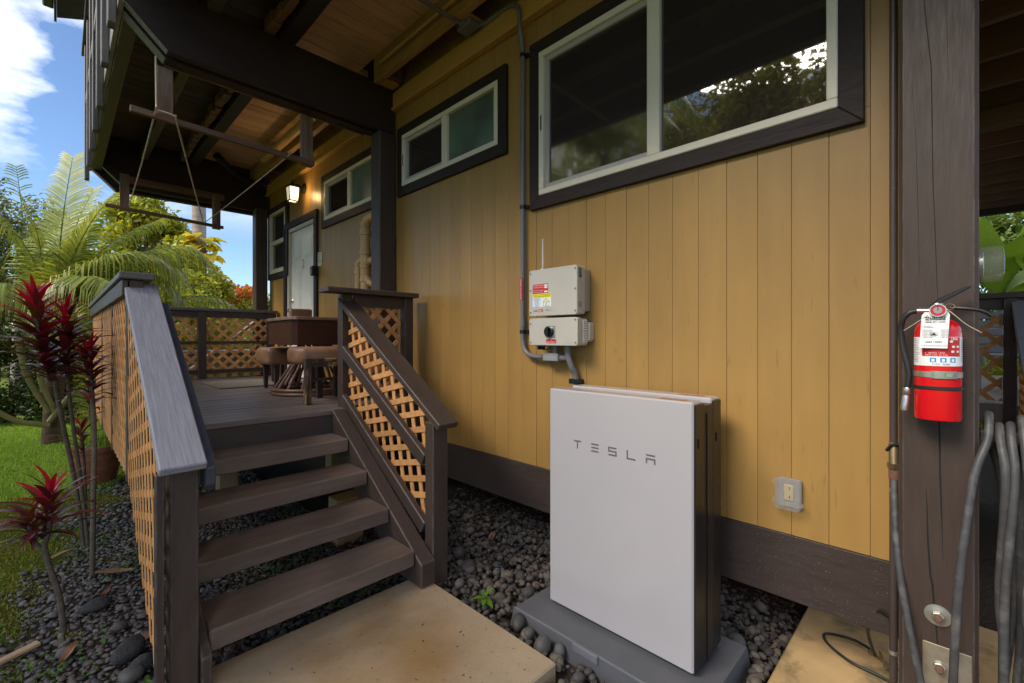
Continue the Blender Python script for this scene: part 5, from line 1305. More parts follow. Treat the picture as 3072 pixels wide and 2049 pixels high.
# weeds among the gravel
q = scatter(-0.6, 1.5, 2.3, 7.5, 0.03, lambda x, y: (edge(x, y) > -0.25) & ~solid(x, y) & (np.sin(5 * x + 3 * y) + np.sin(9 * y - 7 * x) + NR.normal(0, 0.6, x.shape) > 0.75))
props(leafquads('weeds', np.column_stack([q, np.full(len(q), 0.02)]), 0.032, weed_m, flat=0.3, aspect=0.45), 'low green weeds sprouting through the dark gravel', 'weeds', kind='stuff')

q = np.column_stack([NR.uniform(0.5, 1.52, 70), NR.uniform(1.28, 2.18, 70), np.full(70, 0.0865)])
props(leafquads('grit', q, 0.010, soil_m, flat=0.98, aspect=0.7), 'specks of dark grit and leaf bits on the concrete slab', 'grit', kind='stuff')

# grass
def blades(name, P, h, mat, w_=0.006, lean=0.5):
    n = len(P); a = NR.uniform(0, 2 * np.pi, n); L = h * NR.uniform(0.5, 1.3, n)
    s = np.column_stack([np.cos(a), np.sin(a), np.zeros(n)]) * w_
    b_ = NR.uniform(0, 2 * np.pi, n); l = NR.uniform(0.1, lean, n) * L
    t = np.column_stack([np.cos(b_) * l, np.sin(b_) * l, L])
    m_ = t * np.array([0.35, 0.35, 0.6])
    V = np.stack([P - s, P + s, P + m_ + s * 0.7, P + m_ - s * 0.7, P + t], 1).reshape(-1, 3)
    F = np.array([[0, 1, 2], [0, 2, 3], [3, 2, 4]])
    F = (F[None] + (np.arange(n) * 5)[:, None, None]).reshape(-1, 3)
    return npobj(name, V, F, mat)
q = scatter(-1.6, 1.4, 6.2, 12.2, 0.017, lambda x, y: (edge(x, y) < 0.05) | (y > 7.9))
props(blades('grass', np.column_stack([q, np.zeros(len(q))]), 0.045, grass_m, 0.005, 0.8), 'bright green mown lawn in front of the trees', 'grass', kind='stuff')
q = scatter(-1.1, 0.7, 2.4, 6.4, 0.0125, lambda x, y: edge(x, y) < NR.normal(0.0, 0.10, x.shape))
props(blades('grass', np.column_stack([q, np.zeros(len(q))]), 0.016, moss_m, 0.0055, 0.9), 'low mossy yellow green turf beside the gravel', 'grass', kind='stuff')

# fallen leaves and the frond stick
def dead_leaf(x, y, L, rz, lab, z=0.035):
    b = BM(); n = 6; rows = []
    for i_ in range(n + 1):
        t = i_ / n; w_ = L * 0.17 * math.sin(math.pi * min(0.98, t * 0.93 + 0.05)); cz = 0.015 * math.sin(3 * t + L * 40) + z
        rows.append([b.verts.new((x + (t - 0.5) * L * math.cos(rz) - o_ * w_ * math.sin(rz), y + (t - 0.5) * L * math.sin(rz) + o_ * w_ * math.cos(rz), cz + abs(o_) * 0.012)) for o_ in (-1, 0, 1)])
    for a, c_ in zip(rows, rows[1:]):
        for i_ in range(2): b.faces.new((a[i_], a[i_ + 1], c_[i_ + 1], c_[i_]))
    props(obj('fallen_leaf', b, dead_m, None, 60), lab, 'leaf', 'brown leaves fallen on the gravel')
dead_leaf(0.21, 3.05, 0.07, 0.5, 'small reddish fallen leaf beside the lava rocks at the lattice foot')
dead_leaf(0.03, 2.98, 0.12, 1.0, 'curled brown fallen leaf at the lawn edge near the pale frond stick')
dead_leaf(0.25, 3.80, 0.20, -0.2, 'long reddish fallen leaf in front of the stair lattice, halfway back')
dead_leaf(0.19, 3.55, 0.09, 0.9, 'small brown fallen leaf on the gravel between the ti stems and the lattice')
dead_leaf(0.29, 2.83, 0.13, 0.7, 'broad brown leaf leaning behind the long lava rock')
dead_leaf(0.0, 4.35, 0.13, 0.1, 'dark fallen leaf on the mossy turf beside the ti stems')
dead_leaf(1.66, 2.22, 0.10, -0.3, 'dry brown leaf at the foot of the stair newel post')
dead_leaf(2.27, 2.45, 0.13, 0.4, 'crumpled brown leaf among the pebbles under the wall')
props(obj('frond_stick', prism(BM(), [(-0.36, 3.02, 0.03), (-0.37, 3.05, 0.03), (-0.075, 3.19, 0.035), (-0.06, 3.15, 0.035)], (0, 0, 0.018), b=0.004), stick_m), 'pale split palm stalk lying on the turf at the left edge', 'stalk')

# ---------------------------------------------------------------- plants
def leaf_mesh(name, L, w, droop, mat, n=8, fold=0.3, tipw=0.0, wave=0.0, pet=0.0):
    """arched strap leaf growing along +x from the origin"""
    b = BM(); rows = []
    for i_ in range(n + 1):
        t = i_ / n
        x = L * (t - 0.25 * droop * t * t); z = L * (0.06 * t - 0.5 * droop * t * t)
        if t < pet: ww = w * 0.06
        else:
            u_ = (t - pet) / (1 - pet); ww = w * (math.sin(math.pi * (0.06 + 0.94 * u_) ** 0.75)) ** 0.8 if u_ < 1 else 0.001
        dz = wave * math.sin(t * 19) * ww
        rows.append([b.verts.new(p) for p in ((x, -ww / 2, z + fold * ww * 0.5 + dz), (x, 0, z), (x, ww / 2, z + fold * ww * 0.5 - dz))])
    for a, c_ in zip(rows, rows[1:]):
        for i_ in range(2): b.faces.new((a[i_], a[i_ + 1], c_[i_ + 1], c_[i_]))
    me = bpy.data.meshes.new(name); b.to_mesh(me); b.free(); finish(me, mat, 0); me.polygons.foreach_set('use_smooth', [True] * len(me.polygons))
    return me
def quat(az, el, roll=0.0):
    return Quaternion((0, 0, 1), az) @ Quaternion((0, 1, 0), -el) @ Quaternion((1, 0, 0), roll)
ti_meshes = {k_: [leaf_mesh('leaf', 0.37, 0.046, d_, m, wave=0.05) for d_ in (0.55, 0.8, 0.95)] for k_, m in (('r', ti_red), ('d', ti_dark), ('b', ti_bronze))}
def ti_head(par, base, top, n, sc_, red=0.25, bronze=0.06):
    base, top = Vector(base), Vector(top)
    for i_ in range(n):
        f = i_ / (n - 1)                                   # 0 top
        p = top.lerp(base, f ** 0.9)
        el = rad(76 - 46 * f ** 0.4 + R.uniform(-9, 9)); az = i_ * 2.39996 + R.uniform(-0.25, 0.25)
        key = 'r' if f < 1.1 * red * R.uniform(0.2, 1.9) else ('b' if R.random() < bronze else 'd')
        s_ = sc_ * (0.62 + 0.55 * min(1, f * 2.2)) * R.uniform(0.85, 1.12)
        if f > 0.85: s_ *= 0.85
        me = ti_meshes[key][min(2, int(f * 3 * R.uniform(0.7, 1.2)))]
        inst('leaf', me, par, p, quat(az, el, R.uniform(-0.2, 0.2)), (s_, s_, s_))
def stem(par, pts, r): obj('stem', tube(BM(), spline(pts, 5), r if isinstance(r, (int, float)) else r, 8), bark_m, par, 60)
t1 = thing('ti_plant', (0.13, 4.52, 0), 'tallest crimson ti plant with two crowded heads on thin leaning stems', 'plant', 'red ti plants by the gravel')
stem(t1, [(0.13, 4.52, 0), (0.08, 4.45, 0.5), (0.01, 4.33, 1.0), (-0.035, 4.25, 1.36)], 0.013)
stem(t1, [(0.15, 4.48, 0), (0.11, 4.42, 0.5), (0.06, 4.3, 1.0), (0.03, 4.23, 1.40)], 0.011)
stem(t1, [(-0.035, 4.25, 1.36), (-0.08, 4.22, 1.52), (-0.115, 4.20, 1.70)], 0.013)
stem(t1, [(0.03, 4.23, 1.40), (0.035, 4.22, 1.55), (0.03, 4.21, 1.64)], 0.012)
ti_head(t1, (-0.04, 4.25, 1.24), (-0.115, 4.20, 1.80), 92, 0.84)
ti_head(t1, (0.04, 4.25, 1.25), (0.03, 4.21, 1.72), 62, 0.76, red=0.2)
t2 = thing('ti_plant', (0.148, 3.883, 0), 'slender maroon ti plant with a pink tip, right of the tallest one', 'plant', 'red ti plants by the gravel')
stem(t2, [(0.148, 3.883, 0), (0.155, 3.95, 0.45), (0.165, 4.10, 0.9), (0.155, 4.18, 1.2), (0.145, 4.2, 1.44)], 0.014)
ti_head(t2, (0.16, 4.17, 1.10), (0.145, 4.2, 1.46), 40, 0.72, red=0.2, bronze=0.2)
t3 = thing('ti_plant', (0.16, 5.3, 0), 'low bronze ti plant in front of the terracotta pot', 'plant', 'red ti plants by the gravel')
stem(t3, [(0.16, 5.3, 0), (0.15, 5.25, 0.4), (0.13, 5.2, 0.74)], 0.012)
ti_head(t3, (0.14, 5.22, 0.55), (0.13, 5.2, 0.80), 18, 0.75, red=0.05, bronze=0.6)
ti_head(t3, (0.19, 5.25, 0.85), (0.18, 5.22, 1.10), 14, 0.7, red=0.0, bronze=0.5)
t4 = thing('ti_plant', (0.018, 3.289, 0), 'short ti plant with dark arching leaves and a red tip, nearest the camera', 'plant', 'red ti plants by the gravel')
stem(t4, [(0.018, 3.289, 0), (0.0, 3.29, 0.2), (-0.035, 3.29, 0.36), (-0.055, 3.29, 0.47)], 0.013)
stem(t4, [(-0.055, 3.29, 0.46), (-0.035, 3.28, 0.56), (-0.025, 3.28, 0.72)], 0.011)
stem(t4, [(-0.06, 3.29, 0.45), (-0.095, 3.30, 0.52), (-0.105, 3.30, 0.60)], 0.009)
ti_head(t4, (-0.045, 3.285, 0.50), (-0.025, 3.28, 0.76), 36, 0.72, red=0.22)
ti_head(t4, (-0.085, 3.30, 0.50), (-0.105, 3.30, 0.62), 20, 0.62, red=0.0, bronze=0.25)

pt_ = thing('terracotta_pot', (0.27, 6.4, 0), 'large brown terracotta pot of wispy grass beside the deck', 'pot')
obj('pot', lathe(BM(), [(0.15, 0.0), (0.165, 0.03), (0.19, 0.16), (0.193, 0.17), (0.192, 0.18), (0.205, 0.27), (0.209, 0.28), (0.207, 0.29), (0.215, 0.34), (0.225, 0.345), (0.228, 0.40), (0.21, 0.405), (0.20, 0.37), (0.0, 0.365)], (0.27, 6.4, 0.005), (0, 0, 1), 32), terra, pt_, 30)
q = NR.normal(0, 0.08, (900, 2)).clip(-0.19, 0.19) + np.array([0.27, 6.4])
gp = blades('potted_grass', np.column_stack([q, np.full(len(q), 0.37)]), 0.20, grass_m, 0.003, 0.9)
gp.parent = pt_; gp.location = gp.location - W['terracotta_pot']; W[gp.name] = Vector((0, 0, 0)); gp['kind'] = 'stuff'

sd_ = thing('seedling', (1.665, 1.86, 0.02), 'small bright green seedling at the edge of the concrete slab', 'seedling')
sm = leaf_mesh('leaf', 0.085, 0.038, 0.4, island_mat('seedling_leaf', [(0.09, 0.20, 0.02), (0.13, 0.26, 0.03)], obj_rand=True, rough=0.35))
stem(sd_, [(1.665, 1.86, 0.0), (1.667, 1.862, 0.06), (1.668, 1.862, 0.09)], 0.003)
for i_, (az, el, s_) in enumerate(((2.6, 0.2, 0.9), (-0.6, 0.9, 1.0), (-1.6, -0.2, 1.0), (-2.4, 0.0, 0.8), (1.2, 0.9, 0.6))):
    inst('leaf', sm, sd_, (1.667, 1.862, 0.075), quat(az, el), (s_,) * 3)

def frond(par, pts, mat, ll=0.55, n=58, drop=0.5, w_=0.028, side=None, name='frond', sparse=0.0):
    """feather leaf along a spine; leaflets hang by drop"""
    S_ = spline(pts, 10); S_ = [Vector(p) for p in S_]
    Ls = [0]
    for a, c_ in zip(S_, S_[1:]): Ls.append(Ls[-1] + (c_ - a).length)
    def at_(t):
        d_ = t * Ls[-1]
        for i_ in range(len(S_) - 1):
            if d_ <= Ls[i_ + 1] or i_ == len(S_) - 2:
                k_ = (d_ - Ls[i_]) / max(1e-6, Ls[i_ + 1] - Ls[i_]); return S_[i_].lerp(S_[i_ + 1], k_), (S_[i_ + 1] - S_[i_]).normalized()
    V, F = [], []
    def quadstrip(c_, hw):
        i0 = len(V)
        for (p, h_) in zip(c_, hw):
            V.append(p - h_); V.append(p + h_)
        for k_ in range(len(c_) - 1):
            a = i0 + 2 * k_; F.append((a, a + 1, a + 3, a + 2))
    for i_ in range(n):
        t = 0.12 + 0.88 * i_ / (n - 1)
        p, tg_ = at_(min(t, 0.999))
        sv = Vector(side) if side is not None else tg_.cross(Vector((0, 0, 1)))
        if sv.length < 0.1: sv = Vector((0.7, -0.7, 0))
        sv = (sv - tg_ * sv.dot(tg_)).normalized()
        L_ = ll * (0.45 + 0.55 * math.sin(math.pi * min(1, 0.18 + t * 0.8))) * R.uniform(0.85, 1.1)
        for sg in (-1, 1):
            if R.random() < sparse: continue
            d_ = (sv * sg + tg_ * (0.35 + 0.5 * t) + Vector((0, 0, R.uniform(-0.05, 0.12)))).normalized()
            dn = drop * R.uniform(0.75, 1.25)
            q0, q1, q2, q3 = p, p + d_ * L_ * 0.35 + Vector((0, 0, -0.06 * dn * L_)), p + d_ * L_ * 0.7 + Vector((0, 0, -0.34 * dn * L_)), p + d_ * L_ * (1.0 - 0.25 * dn) + Vector((0, 0, -0.9 * dn * L_))
            wv = d_.cross(sv.cross(tg_)).normalized() * (w_ * 0.5)
            quadstrip([q0, q1, q2, q3], [wv * 0.55, wv, wv * 0.8, wv * 0.08])
    k_ = len(S_)
    for i_ in range(k_ - 1):
        a, c_ = S_[i_], S_[i_ + 1]; r0 = 0.020 * (1 - 0.85 * i_ / k_); r1 = 0.020 * (1 - 0.85 * (i_ + 1) / k_)
        tg_ = (c_ - a).normalized(); u_ = tg_.orthogonal().normalized(); v_ = tg_.cross(u_); i0 = len(V)
        for (p, r_) in ((a, r0), (c_, r1)):
            for q_ in range(4): V.append(p + (u_ * math.cos(q_ * math.pi / 2) + v_ * math.sin(q_ * math.pi / 2)) * r_)
        for q_ in range(4): F.append((i0 + q_, i0 + (q_ + 1) % 4, i0 + 4 + (q_ + 1) % 4, i0 + 4 + q_))
    return npobj(name, np.array([v[:] for v in V]), np.array(F), mat, par, origin=tuple(S_[0]))

pm = thing('palm_tree', (-0.06, 9.2, 0), 'young coconut palm with long arching fronds beyond the ti plants', 'palm tree')
obj('trunk', tube(BM(), [(-0.06, 9.2, 0), (-0.05, 9.2, 0.6), (-0.04, 9.15, 1.3), (-0.04, 9.1, 1.9)], [0.13, 0.11, 0.10, 0.08], 12), M('fibrous_palm_bark', (0.10, 0.06, 0.03), rough=0.9, var=0.4, scale=12, bump=0.8, bscale=40, bdist=0.02), pm, 60)
for pts in ([(-0.1, 9.0, 0.35), (0.15, 8.95, 0.75), (0.55, 8.9, 1.05)], [(-0.1, 9.0, 0.5), (-0.3, 8.9, 1.0), (-0.38, 8.8, 1.5)], [(-0.05, 9.0, 0.5), (-0.18, 8.9, 1.0), (-0.15, 8.8, 1.6)], [(-0.1, 9.0, 0.3), (-0.4, 8.9, 0.42), (-0.7, 8.8, 0.7)]):
    obj('petiole', tube(BM(), spline(pts, 5), 0.032, 8), M('petiole_olive', (0.24, 0.20, 0.07), rough=0.5, var=0.3), pm, 60)
B0 = (-0.04, 9.1, 1.85)
for pts, ll, dr, m in [
    ([B0, (0.0, 9.15, 2.7), (0.05, 9.2, 3.4), (0.14, 9.3, 4.2)], 0.50, 0.25, palm_m),
    ([B0, (0.12, 8.9, 2.6), (0.35, 8.8, 3.25), (0.63, 8.75, 3.72)], 0.48, 0.35, palm_m),
    ([B0, (0.25, 9.0, 2.5), (0.60, 9.0, 3.0), (1.16, 9.0, 3.44)], 0.55, 0.5, palm_m),
    ([B0, (0.20, 8.8, 2.35), (0.50, 8.6, 2.66), (0.90, 8.5, 2.76), (1.20, 8.45, 2.62)], 0.75, 0.95, palm_m),
    ([B0, (0.40, 9.3, 2.5), (1.0, 9.4, 2.95), (1.55, 9.4, 3.10), (1.85, 9.3, 2.9)], 0.70, 0.95, palm_m),
    ([B0, (0.10, 8.7, 2.2), (0.30, 8.2, 2.35), (0.55, 7.8, 2.2)], 0.65, 0.9, palm_m),
    ([B0, (-0.25, 9.2, 2.6), (-0.5, 9.2, 3.1), (-0.75, 9.2, 3.3)], 0.5, 0.5, palm_m),
    ([B0, (-0.3, 9.0, 2.2), (-0.7, 8.8, 2.2), (-1.1, 8.7, 1.8)], 0.6, 0.9, palm_m),
    ([B0, (-0.1, 9.8, 2.8), (0.1, 10.4, 3.3), (0.4, 11.0, 3.4)], 0.6, 0.6, palm_m),
    ([B0, (0.05, 9.3, 2.6), (0.2, 9.5, 3.3), (0.38, 9.6, 3.85)], 0.5, 0.4, palm_m),
    ([B0, (0.3, 9.0, 2.3), (0.75, 8.9, 2.55), (1.15, 8.8, 2.45), (1.4, 8.7, 2.1)], 0.6, 0.95, palm_m),
    ([B0, (0.2, 9.4, 2.5), (0.7, 9.6, 2.9), (1.25, 9.7, 2.95), (1.6, 9.7, 2.6)], 0.65, 0.9, palm_m),
    ([B0, (-0.15, 9.0, 2.5), (-0.22, 9.0, 3.0), (-0.35, 9.0, 3.45)], 0.5, 0.5, palm_m),
    ([B0, (0.05, 8.8, 2.05), (0.12, 8.4, 2.0), (0.15, 8.1, 1.7)], 0.55, 0.95, palm_m),
    ([(-0.04, 9.1, 1.6), (0.1, 8.9, 1.75), (0.3, 8.6, 1.5), (0.42, 8.4, 1.0)], 0.30, 0.8, palm_dry)]:
    frond(pm, pts, m, ll * 1.12, 92, dr, 0.020)
pm2 = thing('palm_tree', (-0.55, 13.2, 0), 'sparse darker palm whose bare fronds rise at the left edge against the sky', 'palm tree')
obj('trunk', tube(BM(), [(-0.55, 13.2, 0), (-0.52, 13.2, 1.8), (-0.50, 13.2, 3.4)], [0.16, 0.12, 0.09], 10), coco_bark, pm2, 60)
B1 = (-0.50, 13.2, 3.3)
for pts in ([B1, (-0.52, 13.2, 4.1), (-0.60, 13.2, 4.95)], [B1, (-0.75, 13.2, 4.0), (-1.1, 13.2, 4.5)], [B1, (-0.25, 13.2, 3.9), (0.1, 13.2, 4.1)], [B1, (-1.0, 13.0, 3.7), (-1.5, 13.0, 3.6)]):
    frond(pm2, pts, palm_m, 0.42, 30, 0.45, 0.024, side=(1, -0.2, 0), sparse=0.25)
pm3 = thing('areca_palm', (0.32, 8.4, 0), 'small yellowish palm clump tucked behind the deck rail', 'palm tree')
for az, hh in ((0.2, 1.75), (1.4, 1.9), (2.6, 1.7), (3.6, 1.8), (4.6, 1.95), (5.5, 1.7)):
    c_, s_ = math.cos(az), math.sin(az)
    frond(pm3, [(0.32, 8.4, 0.0), (0.32 + 0.08 * c_, 8.4 + 0.08 * s_, 1.0), (0.32 + 0.25 * c_, 8.4 + 0.25 * s_, hh), (0.32 + 0.55 * c_, 8.4 + 0.55 * s_, hh - 0.1)], leaf_lime, 0.32, 30, 0.7, 0.026)
fr3 = thing('low_palm', (1.0, 8.9, 0), 'low palm frond arching just above the far deck rail', 'palm tree')
frond(fr3, [(1.0, 8.9, 0.0), (1.02, 8.9, 1.2), (1.25, 8.9, 2.06), (1.65, 8.9, 2.22), (2.05, 8.8, 2.12), (2.40, 8.7, 1.80)], palm_m, 0.42, 64, 0.9)
frond(fr3, [(1.0, 8.9, 0.0), (0.98, 8.9, 1.0), (0.9, 8.8, 1.7), (0.75, 8.6, 1.95), (0.6, 8.4, 1.7)], palm_m, 0.45, 40, 0.9)

def blob(c, r, n, shell=0.55):
    d = NR.standard_normal((n, 3)); d /= np.linalg.norm(d, axis=1)[:, None]
    return np.array(c) + d * (NR.uniform(shell, 1, n) ** 0.7)[:, None] * np.array(r)
def crown_pts(c, r, n, clumps=14, cs=0.42, seed=1):
    rr = np.random.default_rng(seed)
    d = rr.standard_normal((clumps, 3)); d /= np.linalg.norm(d, axis=1)[:, None]
    cc = np.array(c) + d * rr.uniform(0.45, 0.95, clumps)[:, None] * np.array(r)
    out = []
    for k_ in range(clumps):
        out.append(blob(cc[k_], np.array(r) * cs * rr.uniform(0.7, 1.25), n // clumps, 0.3))
    return np.concatenate(out)
def tree(name, label, cat, base, c, r, n, leaf, mat, clumps=14, cs=0.42, tr=0.10, seed=1, group=None, aspect=0.5, core=True, bark=bark_m):
    t = thing(name, (*base, 0), label, cat, group)
    b = BM(); top = Vector(c)
    tube(b, spline([(base[0], base[1], 0), ((base[0] * 2 + c[0]) / 3 + 0.05, (base[1] * 2 + c[1]) / 3, c[2] * 0.4), (c[0], c[1], c[2])], 4), [tr * (1 - 0.07 * i_) for i_ in range(9)], 8)
    rr = random.Random(seed)
    for k_ in range(6):
        a = rr.uniform(0, 6.28); h_ = rr.uniform(0.3, 0.8)
        p0 = Vector((base[0] + (c[0] - base[0]) * h_, base[1] + (c[1] - base[1]) * h_, c[2] * h_))
        p1 = Vector((c[0] + r[0] * 0.8 * math.cos(a), c[1] + r[1] * 0.8 * math.sin(a), c[2] + r[2] * rr.uniform(-0.2, 0.8)))
        tube(b, spline([p0, p0.lerp(p1, 0.5) + Vector((0, 0, -0.1)), p1], 4), [tr * 0.4 * (1 - 0.1 * i_) for i_ in range(9)], 6)
    obj('trunk', b, bark, t, 60)
    o = leafquads('crown', crown_pts(c, r, n, clumps, cs, seed), leaf, mat, t, aspect=aspect)
    return t
tree('bushy_tree', 'greyish green small leaved tree filling the left edge above the ti plants', 'tree', (-0.9, 12.2), (-0.74, 12.2, 2.75), (1.0, 0.9, 1.6), 17000, 0.085, leaf_grey, 26, 0.40, 0.10, 3)
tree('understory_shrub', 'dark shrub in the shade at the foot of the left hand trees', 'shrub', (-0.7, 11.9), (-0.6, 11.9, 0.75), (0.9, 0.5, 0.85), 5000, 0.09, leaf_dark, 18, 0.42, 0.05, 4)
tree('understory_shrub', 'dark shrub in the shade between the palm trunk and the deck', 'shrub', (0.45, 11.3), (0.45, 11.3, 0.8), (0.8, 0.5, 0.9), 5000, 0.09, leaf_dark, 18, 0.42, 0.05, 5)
tree('broadleaf_tree', 'light green rounded tree seen under the far beam', 'tree', (1.75, 16.2), (1.72, 16.2, 4.25), (1.05, 0.95, 1.15), 6500, 0.16, leaf_lime, 22, 0.40, 0.12, 6, aspect=0.6)
tree('broadleaf_tree', 'mid green leafy tree behind the palm fronds', 'tree', (0.75, 15.2), (0.8, 15.2, 2.9), (1.2, 0.9, 1.65), 8000, 0.14, leaf_lime, 22, 0.40, 0.12, 7, aspect=0.6)
tree('round_leaf_tree', 'tree with large round leaves left of the golden vine', 'tree', (2.1, 14.3), (2.1, 14.3, 2.95), (0.8, 0.6, 1.15), 3600, 0.19, leaf_lime, 18, 0.42, 0.08, 8, aspect=0.85)
tree('shrub', 'yellow green shrub above the far deck rail below the golden vine', 'shrub', (2.9, 14.0), (2.9, 14.0, 2.1), (0.9, 0.6, 1.15), 4500, 0.13, leaf_lime, 18, 0.42, 0.06, 9, aspect=0.6)
tree('shrub', 'vivid lime shrub beside the golden vine, seen over the handrail', 'shrub', (1.95, 12.6), (1.95, 12.6, 2.25), (0.65, 0.5, 0.95), 4200, 0.13, leaf_lime, 18, 0.42, 0.05, 15, aspect=0.65)
tree('shrub', 'green shrub directly behind the far lattice guard', 'shrub', (1.5, 10.6), (1.6, 10.6, 1.35), (1.2, 0.5, 1.15), 6000, 0.12, leaf_lime, 20, 0.42, 0.05, 10)
ft = tree('flame_tree', 'spreading tree topped with orange red blossom beyond the far post', 'tree', (5.6, 24), (5.75, 24, 2.75), (1.6, 1.2, 1.15), 6000, 0.16, leaf_lime, 24, 0.38, 0.15, 11)
q = crown_pts((5.65, 23.9, 3.55), (1.2, 0.9, 0.62), 2600, 16, 0.4, 12)
leafquads('blossom', q, 0.15, flame_m, ft, aspect=0.7)
tree('broadleaf_tree', 'distant green tree right of the flame tree by the far post', 'tree', (7.0, 23), (6.75, 23, 2.35), (0.9, 1.0, 1.25), 4500, 0.17, leaf_mid, 18, 0.40, 0.12, 13)
h = []
for k_ in range(26):
    h.append(blob((-7 + k_ * 0.75, 27 + R.uniform(-1, 1), R.uniform(0.6, 1.9)), (0.9, 0.8, R.uniform(0.8, 1.5)), 560, 0.4))
props(leafquads('distant_hedge', np.concatenate(h), 0.26, leaf_mid), 'distant green hedge closing the view behind the garden trees', 'hedge', kind='stuff')

ct = thing('coconut_palm', (2.76, 15, 0), 'tall grey coconut trunk rising out of the golden vine', 'palm tree')
tp = [(2.80, 15.0, 0), (2.78, 15.0, 2.5), (2.755, 15.0, 4.4), (2.75, 15.0, 7.5), (2.95, 15.0, 13.0)]
tk = tube(BM(), spline(tp, 10), 0.165, 14)
obj('trunk', tk, coco_bark, ct, 60)
for k_ in range(11):
    a = k_ * 2.4; c_, s_ = math.cos(a), math.sin(a)
    frond(ct, [(2.95, 15, 12.9), (2.95 + 0.8 * c_, 15 + 0.8 * s_, 13.9), (2.95 + 1.9 * c_, 15 + 1.9 * s_, 13.9), (2.95 + 2.8 * c_, 15 + 2.8 * s_, 12.9)], palm_m, 0.8, 36, 0.8, 0.05)
vn = thing('golden_vine', (2.8, 15, 2.5), 'golden leaved climbing vine wrapped round the coconut trunk', 'vine')
vm = [leaf_mesh('leaf', 0.52, 0.36, d_, leaf_gold, wave=0.06, pet=0.1, fold=0.4) for d_ in (0.5, 0.9)]
vg = [leaf_mesh('leaf', 0.45, 0.32, d_, banana_m, wave=0.06, pet=0.1, fold=0.4) for d_ in (0.5, 0.9)]
obj('stem', tube(BM(), [(2.78 + 0.19 * math.cos(k_ * 0.5), 15 + 0.19 * math.sin(k_ * 0.5), 2.3 + k_ * 0.07) for k_ in range(30)], 0.02, 6), bark_m, vn, 60)
for k_ in range(110):
    f = R.random(); z = 2.4 + 1.95 * f; a = R.uniform(math.pi * 0.75, math.pi * 2.1)
    rr_ = 0.18 + 0.22 * (1 - f) * R.random()
    gold = R.random() < (0.55 + 0.5 * f)
    s_ = R.uniform(0.65, 1.15)
    inst('leaf', (vm if gold else vg)[R.randrange(2)], vn, (2.78 + rr_ * math.cos(a), 15 + rr_ * math.sin(a), z), quat(a + R.uniform(-0.4, 0.4), R.uniform(-0.6, 0.3), R.uniform(-0.4, 0.4)), (s_,) * 3)

bl = [leaf_mesh('leaf', 1.7, 0.36, d_, banana_m, n=12, wave=0.06, pet=0.16, fold=0.35) for d_ in (0.25, 0.5, 0.8)]
def banana(label, x, y, h_, leaves, sc_=1.0):
    t = thing('banana_plant', (x, y, 0), label, 'banana plant', 'banana plants in the garden')
    obj('trunk', tube(BM(), [(x, y, 0), (x, y, h_ * 0.5), (x, y, h_)], [0.11 * sc_, 0.09 * sc_, 0.06 * sc_], 10), M('banana_stem', (0.20, 0.22, 0.07), rough=0.5, stretch=GZ, var=0.3), t, 60)
    for az, el, s_, v in leaves: inst('leaf', bl[v], t, (x, y, h_ - 0.05), quat(az, el, R.uniform(-0.3, 0.3)), (s_ * sc_,) * 3)
banana('banana plant lifting one broad lime leaf behind the far deck rail', 1.92, 12.0, 1.9, [(1.2, 1.45, 0.55, 0), (2.8, 0.9, 0.55, 1), (0.1, 0.9, 0.5, 1), (4.3, 0.8, 0.5, 2)], 0.95)
banana('banana plant with torn upright leaves right of the glass meter', 12.2, -0.62, 2.3, [(2.7, 1.25, 1.0, 0), (4.3, 1.2, 1.0, 0), (3.3, 0.9, 1.0, 1), (5.2, 0.8, 1.0, 1), (1.6, 0.9, 0.9, 1), (0.4, 0.7, 0.9, 2), (3.9, 0.35, 0.9, 2), (2.2, 1.4, 1.05, 0), (3.0, 0.6, 0.95, 2), (4.8, 1.35, 1.05, 0), (1.0, 1.2, 1.0, 0)])
banana('younger banana plant at the right edge beyond the side deck', 11.6, -1.25, 1.8, [(2.9, 1.3, 1.0, 0), (1.4, 1.2, 1.0, 0), (3.6, 0.8, 0.9, 1), (5.3, 0.9, 0.9, 1), (0.5, 0.6, 0.8, 2)])
banana('short banana plant with drooping leaves behind the lattice of the side deck', 11.2, -0.35, 1.2, [(3.0, 1.0, 0.8, 1), (1.8, 1.2, 0.8, 0), (4.4, 0.7, 0.8, 1), (5.6, 0.5, 0.7, 2)])
tree('garden_shrub', 'dense green shrub closing the gap beyond the side deck', 'shrub', (15, -1.3), (15, -1.3, 2.6), (1.0, 2.0, 2.9), 12000, 0.2, leaf_mid, 34, 0.4, 0.1, 20)
tree('garden_shrub', 'lime green low shrub behind the side deck lattice', 'shrub', (10.6, -0.8), (10.7, -0.8, 0.6), (0.5, 0.9, 0.6), 2500, 0.12, leaf_lime, 16, 0.42, 0.05, 21)

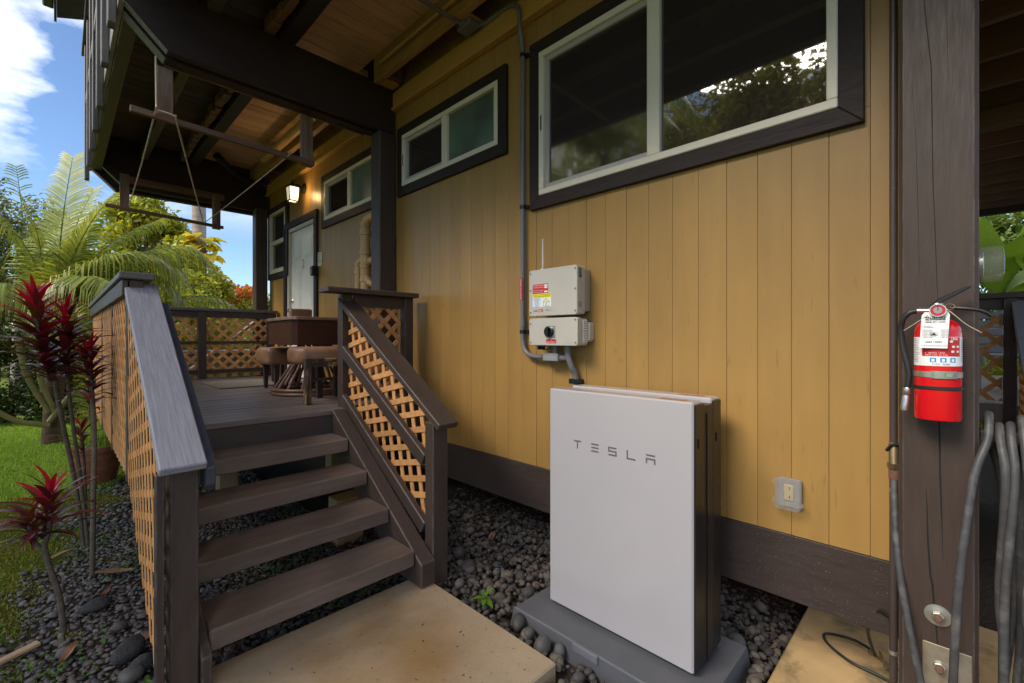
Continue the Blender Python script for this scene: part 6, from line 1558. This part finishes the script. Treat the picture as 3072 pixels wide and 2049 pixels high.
leaf_yard = island_mat('brightened_yard_leaf', [(0.13, 0.16, 0.04), (0.21, 0.23, 0.07), (0.32, 0.31, 0.13)], transl=0.6)  # colour and translucency raised to brighten the shaded sides mirrored in the window
# the yard trees seen mirrored in the windows
G_ = 'tall yard trees mirrored in the windows'
tree('yard_tree', 'tall dark leaved tree mirrored in the right of the big window', 'tree', (-8.5, 3.2), (-8.5, 3.0, 5.6), (2.6, 2.4, 2.9), 12000, 0.24, leaf_yard, 44, 0.33, 0.2, 30, G_)
tree('yard_tree', 'tall airy tree mirrored in the middle of the big window', 'tree', (-9.5, 6.5), (-9.5, 6.5, 6.0), (2.5, 2.4, 2.9), 11000, 0.24, leaf_yard, 40, 0.32, 0.2, 31, G_)
tree('yard_tree', 'tall dense tree mirrored in the left of the big window', 'tree', (-9.0, 10.5), (-9.0, 10.5, 5.6), (2.6, 2.6, 3.1), 11000, 0.26, leaf_yard, 40, 0.32, 0.2, 32, G_)
tree('yard_tree', 'broad high tree mirrored behind the others in the big window', 'tree', (-12.0, 4.9), (-12.0, 4.9, 7.4), (2.6, 2.9, 3.0), 12000, 0.26, leaf_yard, 44, 0.33, 0.22, 35, G_)
pm4 = thing('palm_tree', (-4.6, 5.9, 0), 'yard palm whose long fronds are mirrored in the big window', 'palm tree')
obj('trunk', tube(BM(), [(-4.6, 5.9, 0), (-4.6, 5.9, 3.0), (-4.55, 5.9, 5.8)], [0.2, 0.15, 0.11], 12), coco_bark, pm4, 60)
for k_ in range(12):
    a = k_ * 2.4; c_, s_ = math.cos(a), math.sin(a); e_ = 0.6 + 0.9 * ((k_ * 7) % 5) / 5
    frond(pm4, [(-4.55, 5.9, 5.7), (-4.55 + 0.6 * c_, 5.9 + 0.6 * s_, 5.7 + e_), (-4.55 + 1.5 * c_, 5.9 + 1.5 * s_, 5.7 + 1.1 * e_), (-4.55 + 2.3 * c_, 5.9 + 2.3 * s_, 5.3 + 0.5 * e_)], palm_m, 0.75, 60, 0.7, 0.035)
